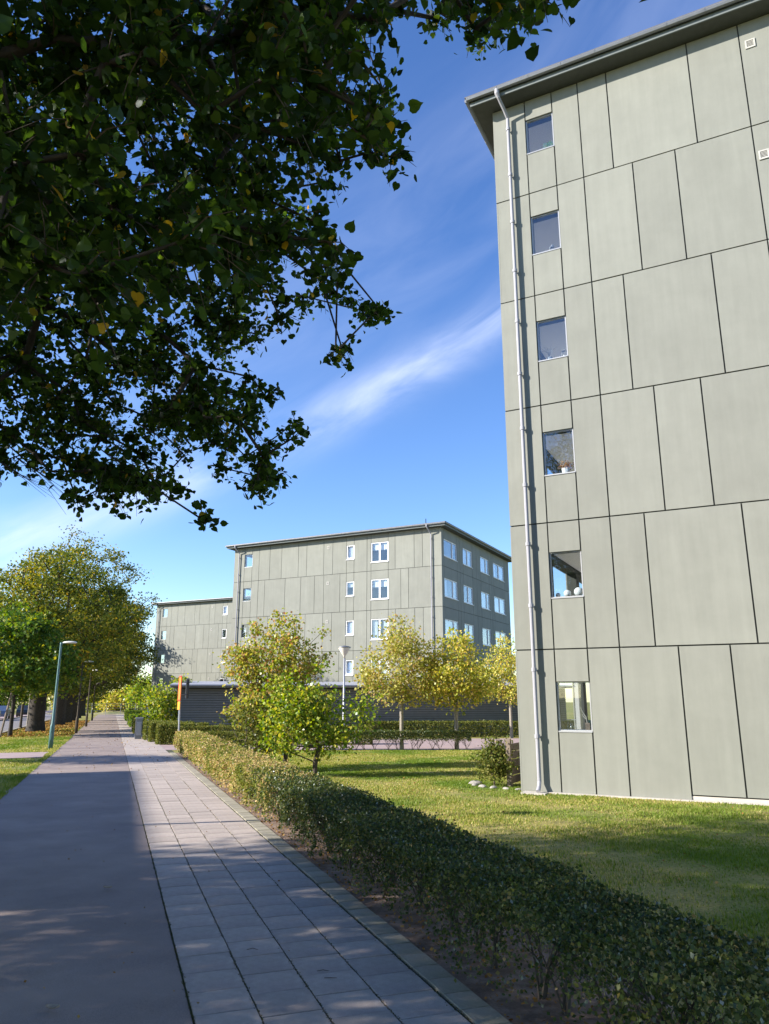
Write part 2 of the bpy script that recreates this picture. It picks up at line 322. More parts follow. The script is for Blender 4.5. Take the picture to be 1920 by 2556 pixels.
mk = slabmesh(.20, .26, .09); me_k = bpy.data.meshes.new('edging_stone'); me_k.from_pydata(mk.v, [], mk.f); me_k.materials.append(M['kerb'])
rest = MB()
for k in range(int(27 / .26)):
    mm = slabmat(2.20, 2.6 + .26 * k, random.uniform(.0, .008))
    if 4 <= k < 70: link('edging_stone', me_k, pave, mm)
    else: rest.add([mm @ Vector(v) for v in mk.v], mk.f)
rest.build('edging_rows', M['kerb'], pave)['kind'] = 'stuff'

# ------------------------------------------------------------------ apartment blocks
S = 1.047
def mside(o, u, n): return Matrix(((u[0], n[0], 0, o[0]), (u[1], n[1], 0, o[1]), (0, 0, 1, 0), (0, 0, 0, 1)))
def window(root, Ms, u0, u1, z0, z1, style, cur=0):
    w = u1 - u0
    if style == 'loggia':
        f = MB(); fw = .026
        f.box(u0, u0 + fw, .04, .10, z0, z1, Ms); f.box(u1 - fw, u1, .04, .10, z0, z1, Ms)
        f.box(u0 + fw, u1 - fw, .04, .10, z1 - fw, z1, Ms); f.box(u0 + .001, u1 - .001, -.014, .039, z0 - .012, z0 + .012, Ms); f.box(u0 + fw, u1 - fw, .04, .10, z0, z0 + .03, Ms)
        o = f.build('window', M['alu'], root)
        MB().box(u0 + fw, u1 - fw, .062, .068, z0 + .03, z1 - fw, Ms).build('pane', M['glass'], o)
        return
    f = MB(); fw = .06; y0, y1 = .03, .10
    f.box(u0, u0 + fw, y0, y1, z0, z1, Ms); f.box(u1 - fw, u1, y0, y1, z0, z1, Ms)
    f.box(u0 + fw, u1 - fw, y0, y1, z1 - fw, z1, Ms); f.box(u0 + fw, u1 - fw, y0, y1, z0, z0 + fw * 1.3, Ms)
    panes = [(u0 + fw, u1 - fw)]
    if style == 'double':
        mu = (u0 + u1) / 2; f.box(mu - .055, mu + .055, y0 - .008, y1, z0 + fw * 1.3, z1 - fw, Ms); panes = [(u0 + fw, mu - .055), (mu + .055, u1 - fw)]
    if style == 'third':
        mu = u0 + w * .66; f.box(mu - .055, mu + .055, y0 - .008, y1, z0 + fw * 1.3, z1 - fw, Ms); panes = [(u0 + fw, mu - .055), (mu + .055, u1 - fw)]
    o = f.build('window', M['white'], root)
    for k, (a, b) in enumerate(panes):
        tilt = (cur == 2 and k == len(panes) - 1)
        if tilt:   # one sash tilted inward at the top
            Mt = Ms @ Matrix.Translation((0, .07, z0 + .08)) @ Matrix.Rotation(R(-7), 4, 'X')
            hh = z1 - z0 - .15; s = MB(); s.box(a, a + .04, -.03, .02, 0, hh, Mt).box(b - .04, b, -.03, .02, 0, hh, Mt).box(a + .04, b - .04, -.03, .02, 0, .04, Mt).box(a + .04, b - .04, -.03, .02, hh - .04, hh, Mt)
            s.build('sash', M['white'], o); MB().box(a + .04, b - .04, -.006, .0, .04, hh - .04, Mt).build('pane', M['glass'], o)
        else: MB().box(a, b, .062, .068, z0 + fw * 1.3, z1 - fw, Ms).build('pane', M['glass'], o)
    MB().box(u0 - .02, u1 + .02, -.05, .03, z0 - .035, z0 - .002, Ms).build('sill', M['white'], o)
    if cur:   # gathered curtain hanging behind the glass
        c = MB(); n = 18; hgt = (z1 - z0) * (1 if cur != 3 else .38)
        for (a, b) in ([(u0 + .05, u0 + w * .34), (u1 - w * .34, u1 - .05)] if cur == 1 else [(u0 + .05, u1 - .05)]):
            vs = []
            for i in range(n + 1):
                t = i / n; x = a + (b - a) * t; y = .17 + .018 * math.sin(i * 2.1)
                vs += [Ms @ Vector((x, y, z1 - hgt)), Ms @ Vector((x, y, z1 - .02))]
            c.add(vs, [(2 * i, 2 * i + 2, 2 * i + 3, 2 * i + 1) for i in range(n)])
        c.build('curtain', M['curtain'], o)
def side(root, Ms, L, J, cols, wins, gap=.0135, base=0., wall=None, plinth=0):
    """cols(i): vertical joints of storey i; wins: (i, u0, u1, z0, z1, style, curtain)"""
    for i in range(len(J) - 1):
        z0, z1 = J[i], J[i + 1]; us = [0] + list(cols(i)) + [L]; ww = [w for w in wins if w[0] == i]
        for a, b in zip(us, us[1:]):
            hit = [w for w in ww if w[1] < b - .02 and w[2] > a + .02]
            if hit:
                w = hit[0]; segs = [(z0, w[3]), (w[4], z1)]
                if w[5] == 'open' or w[5] == 'loggia' or True:
                    if w[1] > a + .03: wall.box(a, w[1], .03, .28, w[3], w[4], Ms); MB().box(a + gap, w[1], 0, .029, w[3], w[4], Ms).build('panel', M['panel'], root)
                    if w[2] < b - .03: wall.box(w[2], b, .03, .28, w[3], w[4], Ms); MB().box(w[2], b - gap, 0, .029, w[3], w[4], Ms).build('panel', M['panel'], root)
            else: segs = [(z0, z1)]
            for k, (c, d) in enumerate(segs):
                if d - c < .03: continue
                wall.box(max(a, .031), min(b, L - .031), .03, .28, c, d, Ms)
                c2 = c + (gap if c == z0 else 0.0); d2 = d - (gap if d == z1 else 0.0)
                if i == 0 and plinth and c == z0 and a >= 2.1: c2 = plinth
                if i == 0 and c == z0 and not (plinth and a >= 2.1): c2 = c - .3
                j = random.uniform(-.0025, .0025)
                MB().box(a + (gap if a > 0 else .0), b - (gap if b < L else .0), j, .029, c2, d2, Ms).build('panel', M['panel'], root)
    for w in wins:
        if w[5] != 'open': window(root, Ms, w[1], w[2], w[3], w[4], w[5], w[6])
def block(loc, J, Lx, Ly, cols, wins, gcols, gwins, label, pipes, vents, plinth=0, chim=()):
    root = empty('apartment_block', loc, R(-26.8), label, 'building', 'panel-clad apartment blocks'); root.scale = (S, S, S)
    H = J[-1]; wall = MB()
    F = mside((0, 0), (1, 0), (0, 1)); GR = mside((Lx, 0), (0, 1), (-1, 0)); BK = mside((Lx, Ly), (-1, 0), (0, -1)); GL = mside((0, Ly), (0, -1), (1, 0))
    side(root, F, Lx, J, cols, wins, wall=wall, plinth=plinth)
    side(root, GR, Ly, J, gcols, gwins, wall=wall)
    side(root, BK, Lx, J, lambda i: (4.2, 8.4, 12.6), [], wall=wall)
    lo = [(i, a, b, J[i] + 1.0, J[i + 1] - .32, 'open', 0) for i in range(len(J) - 1) for a, b in ((Ly - 8.8, Ly - 5.2), (Ly - 4.85, Ly - .42))]
    side(root, GL, Ly, J, lambda i: (3.0, Ly - 8.8, Ly - 5.2, Ly - 4.85, Ly - .42), lo, wall=wall)
    wall.build('wall', M['core'], root)
    inn = MB()
    for z in J: inn.box(.285, Lx - .285, .285, Ly - .285, z - .2 if z > 0 else -.1, z, None)
    inn.box(2.2, 2.3, .285, 8.9, 0, H - .2); inn.box(.285, 2.3, 8.9, 9.0, 0, H - .2)
    inn.box(2.31, Lx - .285, 3.9, 4.0, 0, H - .2)
    for x in (6.8, 11.0): inn.box(x, x + .1, .285, 3.9, 0, H - .2)
    inn.build('floors', M['inside'], root)
    # door and glazing frames inside the ground floor corner
    d = MB(); z1 = J[1] - .2
    for u in (.35, .95, 1.12, 2.1): d.box(u, u + .09, 3.55, 3.62, 0, z1)
    d.box(.35, 2.19, 3.54, 3.63, z1 - .12, z1); d.box(.44, 2.1, 3.55, 3.61, 0, .12)
    d.build('door_frame', M['alu'], root)
    # roof: soffit, fascia, gutter, shallow hipped sheet
    o = .40
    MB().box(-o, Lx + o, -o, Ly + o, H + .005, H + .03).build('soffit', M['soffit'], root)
    f = MB(); e = .03
    f.box(-o - e, Lx + o + e, -o - e, -o, H + .0, H + .125).box(-o - e, Lx + o + e, Ly + o, Ly + o + e, H, H + .125)
    f.box(-o - e, -o, -o, Ly + o, H, H + .125).box(Lx + o, Lx + o + e, -o, Ly + o, H, H + .125)
    f.build('fascia', M['fascia'], root)
    o2 = .535; rz = H + .235
    g = MB(); gp = [(-.495, -.495), (Lx + .495, -.495), (Lx + .495, Ly + .495), (-.495, Ly + .495)]
    for k in range(4):
        a, b = Vector((*gp[k], H + .165)), Vector((*gp[(k + 1) % 4], H + .165)); g.tube([a, b], .062, 8)
        n = int((b - a).length / .75)
        for i in range(1, n): c = a.lerp(b, i / n); d = (b - a).normalized() * .012; g.tube([c - d, c + d], .068, 8)
    g.build('gutter', M['metal_grey'], root)
    rv = [(-o2, -o2, rz), (Lx + o2, -o2, rz), (Lx + o2, Ly + o2, rz), (-o2, Ly + o2, rz)]
    rt = [(6, 6, rz + .55), (Lx - 6, 6, rz + .55), (Lx - 6, Ly - 6, rz + .55), (6, Ly - 6, rz + .55)]
    r = MB(); r.add(rv + rt + [(x, y, rz - .025) for x, y, z in rv], [(0, 1, 5, 4), (1, 2, 6, 5), (2, 3, 7, 6), (3, 0, 4, 7), (4, 5, 6, 7), (8, 9, 1, 0), (9, 10, 2, 1), (10, 11, 3, 2), (11, 8, 0, 3), (11, 10, 9, 8)])
    r.box(-.36, Lx + .36, -.36, Ly + .36, H + .03, rz - .03)
    ro = r.build('roof', M['roof'], root)
    for (x, y, w, l, h) in chim:
        c = MB(); c.box(x, x + w, y, y + l, rz, rz + h).box(x - .06, x + w + .06, y - .06, y + l + .06, rz + h, rz + h + .09); c.build('roof_vent_box', M['black'], ro)
    for (t, zt, zb, dark) in pipes:
        p = MB(); y = -.095; zc = H + .15
        p.tube([(t - .12, -.50, zc + .02), (t - .12, -.50, zc - .12), (t - .10, -.46, zc - .20), (t - .03, -.22, zc - .42), (t, y, zc - .55), (t, y, zc - .66), (t, y, .35), (t, y, .22), (t, y - .05, .12), (t, y - .13, .05)], [.058, .056, .040, .040, .040, .040, .040, .040, .040, .042], 10)
        z = zc - .9
        while z > .4: p.tube([(t, y, z), (t, y, z + .07)], .054, 10); p.box(t - .012, t + .012, y, .0, z + .02, z + .045); z -= 1.28
        p.build('downpipe', M['pipe_dark'] if dark else M['pipe'], root, smooth=False)
    for (t, z) in vents:
        v = MB(); w, h = .19, .21
        v.box(t, t + w, -.022, -.002, z - .03, z).box(t, t + w, -.022, -.002, z - h, z - h + .03).box(t, t + .03, -.022, -.002, z - h + .03, z - .03).box(t + w - .03, t + w, -.022, -.002, z - h + .03, z - .03)
        for k in range(5): v.box(t + .03, t + w - .03, -.014, -.004, z - .055 - k * .03, z - .042 - k * .03)
        vo = v.build('wall_vent', M['vent'], root); MB().box(t + .03, t + w - .03, -.003, .0, z - h + .03, z - .03).build('vent_opening', M['black'], vo)
    return root
J1 = [0, 2.73, 5.33, 7.95, 10.6, 13.26, 15.85]
P_ = [2.73, 4.47, 5.5, 7.0, 7.7, 9.5, 10.1, 11.4, 12.7, 13.7, 14.3, 15.9]; Q_ = [3.13, 4.01, 5.5, 6.1, 7.6, 8.3, 9.5, 10.1, 11.4, 12.7, 13.2, 15.2]
w1 = [(i, .8, 1.455, J1[i + 1] - d1, J1[i + 1] - d0, 'loggia', 0) for i, d0, d1 in ((5, .55, 1.51), (4, .62, 1.63), (3, .64, 1.62), (2, .62, 1.6), (1, .63, 1.58), (0, .63, 1.58))]
w1 += [(i, 9.5, 10.1, J1[i + 1] - 1.55, J1[i + 1] - .55, 'single', 1) for i in range(6)] + [(i, 11.4, 12.7, J1[i + 1] - 1.9, J1[i + 1] - .55, 'double', 1) for i in range(6)]
B1 = block((2.806, 16.124, -.085), J1, 16.75, 14.3, lambda i: [.8, 1.455, 2.07] + (P_ if i % 2 else Q_), w1, lambda i: (3.5, 7, 10.5), [],
      'nearest grey-green apartment block filling the right with pale downpipe and column of small windows', [(.40, 0, 0, 0)], [(5.6, 15.36), (5.56, 12.62), (5.58, 10.0), (5.6, 7.35), (5.6, 4.7)], plinth=.115, chim=[(8, 6, 1, 1.6, .5)])
MB().box(2.1, 16.6, .02, .2, -.3, .09).build('plinth', M['plinth'], B1)
J2 = [0, 2.62, 5.22, 7.84, 10.49, 13.02]
Q2 = [.94, 1.64, 2.26, 3.22, 4.26, 5.7, 6.4, 7.82, 8.55, 9.66, 10.26, 11.27, 11.58, 12.88, 13.4, 14.8, 15.4]
P2 = [.94, 1.64, 2.26, 2.84, 4.62, 5.95, 7.1, 7.86, 9.16, 9.66, 10.26, 11.27, 11.58, 12.88, 13.81, 14.37, 15.97]
def w2(cs):
    r = []
    for i in range(5):
        z = J2[i + 1]; r += [(i, .94, 1.64, z - 1.46, z - .5, 'loggia', 0), (i, 9.66, 10.26, z - 1.6, z - .6, 'single', cs[i][0]), (i, 11.58, 12.88, z - 1.95, z - .58, 'double', cs[i][1])]
    return r
gc = [.42, 2.75, 3.3, 3.9, 5.72, 6.6, 7.5, 9.36, 9.9, 10.45, 13.1]
gw = []
for i in range(5):
    z = J2[i + 1]; t, b = (.68, 1.85) if i == 4 else (.75, 1.97)
    for k, (a, c) in enumerate(((.42, 2.75), (3.9, 5.72), (7.5, 9.36), (10.45, 13.1))):
        gw.append((i, a, c, z - b, z - t, 'third' if k % 2 == 0 else 'double', [[0, 2, 4, 3][(i + k) % 4], 4, 4, 1][(k + i) % 4]))
vn = [(8.1, J2[i + 1] - .5) for i in range(5)]
B2 = block((-11.78, 57.35, -.524), J2, 16.75, 14.3, lambda i: Q2 if i % 2 == 0 else P2, w2([(2, 1), (2, 1), (2, 1), (3, 3), (2, 3)]), lambda i: gc, gw,
      'five-storey grey-green apartment block in the middle distance behind the long dark shed', [(.5, 0, 0, 0), (16.05, 0, 0, 0)], vn, chim=[(8.2, 2.6, 1.2, 1.4, .45)])
B3 = block((-27.64, 90.04, -.996), J2, 16.75, 14.3, lambda i: Q2 if i % 2 == 0 else P2, w2([(2, 1), (0, 1), (2, 1), (0, 3), (2, 3)]), lambda i: gc, gw,
      'farthest grey-green apartment block, with a tree shadow over its lower left corner', [(.5, 0, 0, 1), (16.05, 0, 0, 1)], vn, chim=[(10.0, 4.2, 1.6, 1.6, .35)])
mb = MB(); mb.tube([(13.5, 5, 13.4), (13.5, 5, 15.0)], .03, 5); mb.tube([(13.1, 5, 14.6), (13.9, 5, 14.6)], .015, 4); mb.build('aerial', M['black'], B2)
# the block across the street, outside the picture, that shades the near path
def plainblock(name, loc, rz, L, W, H, label):
    root = empty(name, loc, rz, label, 'building'); wall = MB()
    wall.box(0, L, 0, W, -1, H); wall.build('wall', M['panel'], root)
    r = MB(); r.box(-.3, L + .3, -.3, W + .3, H, H + .2); r.build('roof', M['roof'], root)
    for i in range(int(H // 2.7)):
        for k in range(int(L // 2.6)):
            x = 1 + k * 2.6; z = .9 + i * 2.7
            w = MB(); w.box(x, x + 1.2, -.04, -.0, z, z + .07).box(x, x + 1.2, -.04, 0, z + 1.13, z + 1.2).box(x, x + .07, -.04, 0, z + .07, z + 1.13).box(x + 1.13, x + 1.2, -.04, 0, z + .07, z + 1.13)
            wo_ = w.build('window', M['white'], root); MB().box(x + .07, x + 1.13, -.02, -.004, z + .07, z + 1.13).build('pane', M['black'], wo_)
    return root
# wall facing the path: its long side lies along the street
c = G(-21.05, 11.1)
plainblock('street_house', (c.x, c.y, 0), PA + R(90), 13.5, 9, 9.8, 'rendered house across the street whose shadow lies over the cycle path')

# things on the window ledges of the near block
def b1(t, y, z): return B1.matrix_world @ Vector((t, y, z))
bpy.context.view_layer.update()
WZ = [w[3] for w in w1[:6]]  # bottoms, index 0 = top storey
ledge = MB()
for z in WZ: ledge.box(.80, 1.46, .28, .50, z - .03, z + .025)
ledge.build('window_ledge', M['white'], B1)
m_globe = mat('white_globe', (.85, .85, .83), .5)
for (t, r, lab) in ((.90, .052, 'smallest white ball at the left end of the window ledge'), (1.09, .078, 'middle white ball standing on the window ledge'), (1.32, .098, 'largest white ball at the right end of the window ledge')):
    mb = MB(); prof = [(max(.004, r * math.sin(math.pi * k / 10)), r - r * math.cos(math.pi * k / 10)) for k in range(11)]
    c = b1(t, .19, WZ[4] + .03); mb.lathe(prof, 16); o = mb.build('globe', m_globe, None, True); o.location = c; tag(o, lab, 'ball', 'white balls on the ledge')
def thing_at(name, t, z, lab, cat, y=.19):
    o = empty(name, b1(t, y, z + .03), R(-26.8), lab, cat); return o
o = thing_at('flower_pot', 1.22, WZ[3], 'white pot of dried orange flowers inside the fourth window from the top', 'potted plant')
MB().lathe([(.05, 0), (.085, .02), (.095, .10), (.10, .13), (.085, .13)], 12).build('pot', M['curtain'], o)
n = 260; P = rng.normal(size=(n, 3)) * np.array([.085, .06, .045]) + np.array([.02, 0, .19]); leaves('dried_flowers', P, np.full(n, .035), T_QUAD, leafmat('dried_flower', [(0, (.30, .13, .05)), (.6, (.5, .27, .13)), (1, (.6, .4, .25))], .2), o)
o = thing_at('plant_trough', 1.30, WZ[0], 'white trough with green slatted plant support inside the top window', 'planter')
MB().box(-.15, .13, -.05, .05, 0, .075).build('trough', M['white'], o)
mb = MB(); gm = mat('green_plastic', (.10, .25, .17), .6)
for k in range(12): mb.box(-.145 + k * .023, -.137 + k * .023, -.03, -.025, .075, .27 + .02 * math.sin(k))
mb.build('support', gm, o)
n = 60; P = rng.normal(size=(n, 3)) * np.array([.07, .02, .05]) + np.array([0, 0, .2]); leaves('plant', P, np.full(n, .04), T_QUAD, M['fresh'], o)
o = thing_at('wire_lamp', 1.22, WZ[1], 'small wire lamp standing inside the second window from the top', 'lamp')
mb = MB(); mb.lathe([(.05, 0), (.05, .01), (.01, .02), (.008, .16), (.05, .17), (.03, .23), (.01, .24)], 10); mb.build('base', M['galv'], o); MB().tube([(-.06, 0, 0), (-.06, 0, .20)], .006, 5).build('stem', M['white'], o)
o = thing_at('twig_vase', 1.02, WZ[2], 'dark vase of bleached twigs inside the third window from the top', 'vase')
MB().lathe([(.06, 0), (.07, .05), (.06, .11), (.05, .11)], 12).build('vase', M['pipe_dark'], o); mb = MB()
for k in range(16):
    a = random.uniform(0, 6.3); s = random.uniform(.05, .22); mb.tube([(0, 0, .1), (.3 * s * math.cos(a), .3 * s * math.sin(a), .25), (s * math.cos(a), .4 * s * math.sin(a), .32 + random.uniform(0, .14))], [.006, .004, .002], 4)
mb.build('twigs', M['stone'], o)
o = thing_at('lantern', 1.33, WZ[2], 'small pale framed lantern beside the twig vase', 'lantern')
mb = MB()
for a, b in ((-.055, -.045), (.045, .055)): mb.box(a, b, -.04, -.03, 0, .2); mb.box(a, b, .03, .04, 0, .2)
mb.box(-.055, .055, -.04, .04, -.0, .012).box(-.06, .06, -.045, .045, .2, .212).tube([(0, 0, .21), (0, 0, .25)], .015, 6); mb.build('frame', M['stone'], o); MB().lathe([(.02, .012), (.02, .1), (.004, .11)], 8).build('candle', M['white'], o)
o = thing_at('driftwood', 1.33, WZ[5], 'pale branching driftwood in a wooden block inside the lowest window', 'ornament')
MB().box(-.04, .05, -.03, .03, 0, .14).build('block', M['wood'], o); mb = MB(); mb.tube([(.0, 0, .13), (-.02, 0, .25), (-.09, 0, .36), (-.13, 0, .46)], [.018, .016, .011, .004], 6).tube([(-.01, 0, .2), (-.08, .0, .27), (-.10, 0, .32)], [.012, .009, .004], 5); mb.build('branch', M['stone'], o)
o = thing_at('glass_bulb_lamp', 1.02, WZ[5], 'round glass bulb on a wire hoop inside the lowest window', 'lamp')
mb = MB(); mb.tube([(-.1, 0, .20), (.1, 0, .20)], .006, 5).tube([(.07, 0, .2), (.08, 0, 0)], .006, 5).tube([(-.07, 0, .2), (-.08, 0, 0)], .006, 5); mb.build('hoop', M['galv'], o); MB().lathe([(.01, .0), (.045, .03), (.055, .07), (.04, .12), (.015, .15), (.012, .19)], 12).build('bulb', M['glass'], o)

# low timber screen behind the corner, its shrub and stone border
o = empty('timber_screen', (2.78, 17.05, -.1), R(90 - 26.8), 'low weathered timber screen standing against the rear of the block corner', 'fence')
for k in range(2): MB().box(k * 2.0, k * 2.0 + .1, .02, .12, -.1, 1.0 - .04 * k).build('post', M['wood'], o)
for k in range(5): MB().box(.1, 2.0, .04, .07, .06 + k * .17, .21 + k * .17).build('board', M['wood'], o)
st = [(2.02, 17.62), (2.0, 17.3), (2.12, 17.02), (2.33, 16.80), (2.58, 16.60), (2.8, 16.42)]
for k, (x, y) in enumerate(st):
    bm = bmesh.new(); bmesh.ops.create_icosphere(bm, subdivisions=2, radius=.15)
    for v in bm.verts: v.co = Vector((v.co.x * 1.15, v.co.y * .8, max(v.co.z, -.05) * .5)) * (1 + .18 * math.sin(9 * v.co.x + 5 * v.co.y + k))
    me = bpy.data.meshes.new('border_stone'); bm.to_mesh(me); bm.free(); me.materials.append(M['stone'])
    s = link('border_stone', me); s.location = (x, y, gz(x, y) + .01); s.rotation_euler = (0, 0, k * 1.3); s.scale = (.95 if k == 0 else .55,) * 3
    tag(s, ['largest pale stone at the open left end of the bed by the block corner', 'small pale stone next to the largest one in the shrub bed edging', 'third pale stone from the left in the shrub bed edging', 'fourth pale stone from the left in the shrub bed edging', 'pale stone second from the block wall in the shrub bed edging', 'pale stone touching the block wall at the end of the bed edging'][k], 'stone', 'stones edging the shrub bed')
mb = MB(); mb.box(-.28, .22, -.18, .16, 0, .03); o = mb.build('splash_slab', M['plinth']); o.location = (3.05, 15.78, gz(3, 15.8)); o.rotation_euler = (0, 0, R(-26.8)); tag(o, 'small concrete splash slab under the downpipe outlet', 'slab')
mb = MB(); F = Matrix.Translation((2.806, 16.124, 0)) @ Matrix.Rotation(R(-26.8), 4, 'Z'); mb.box(.6, 17, -.11, -.01, -.35, -.055, F); mb.build('wall_footing', M['plinth'])['kind'] = 'structure'
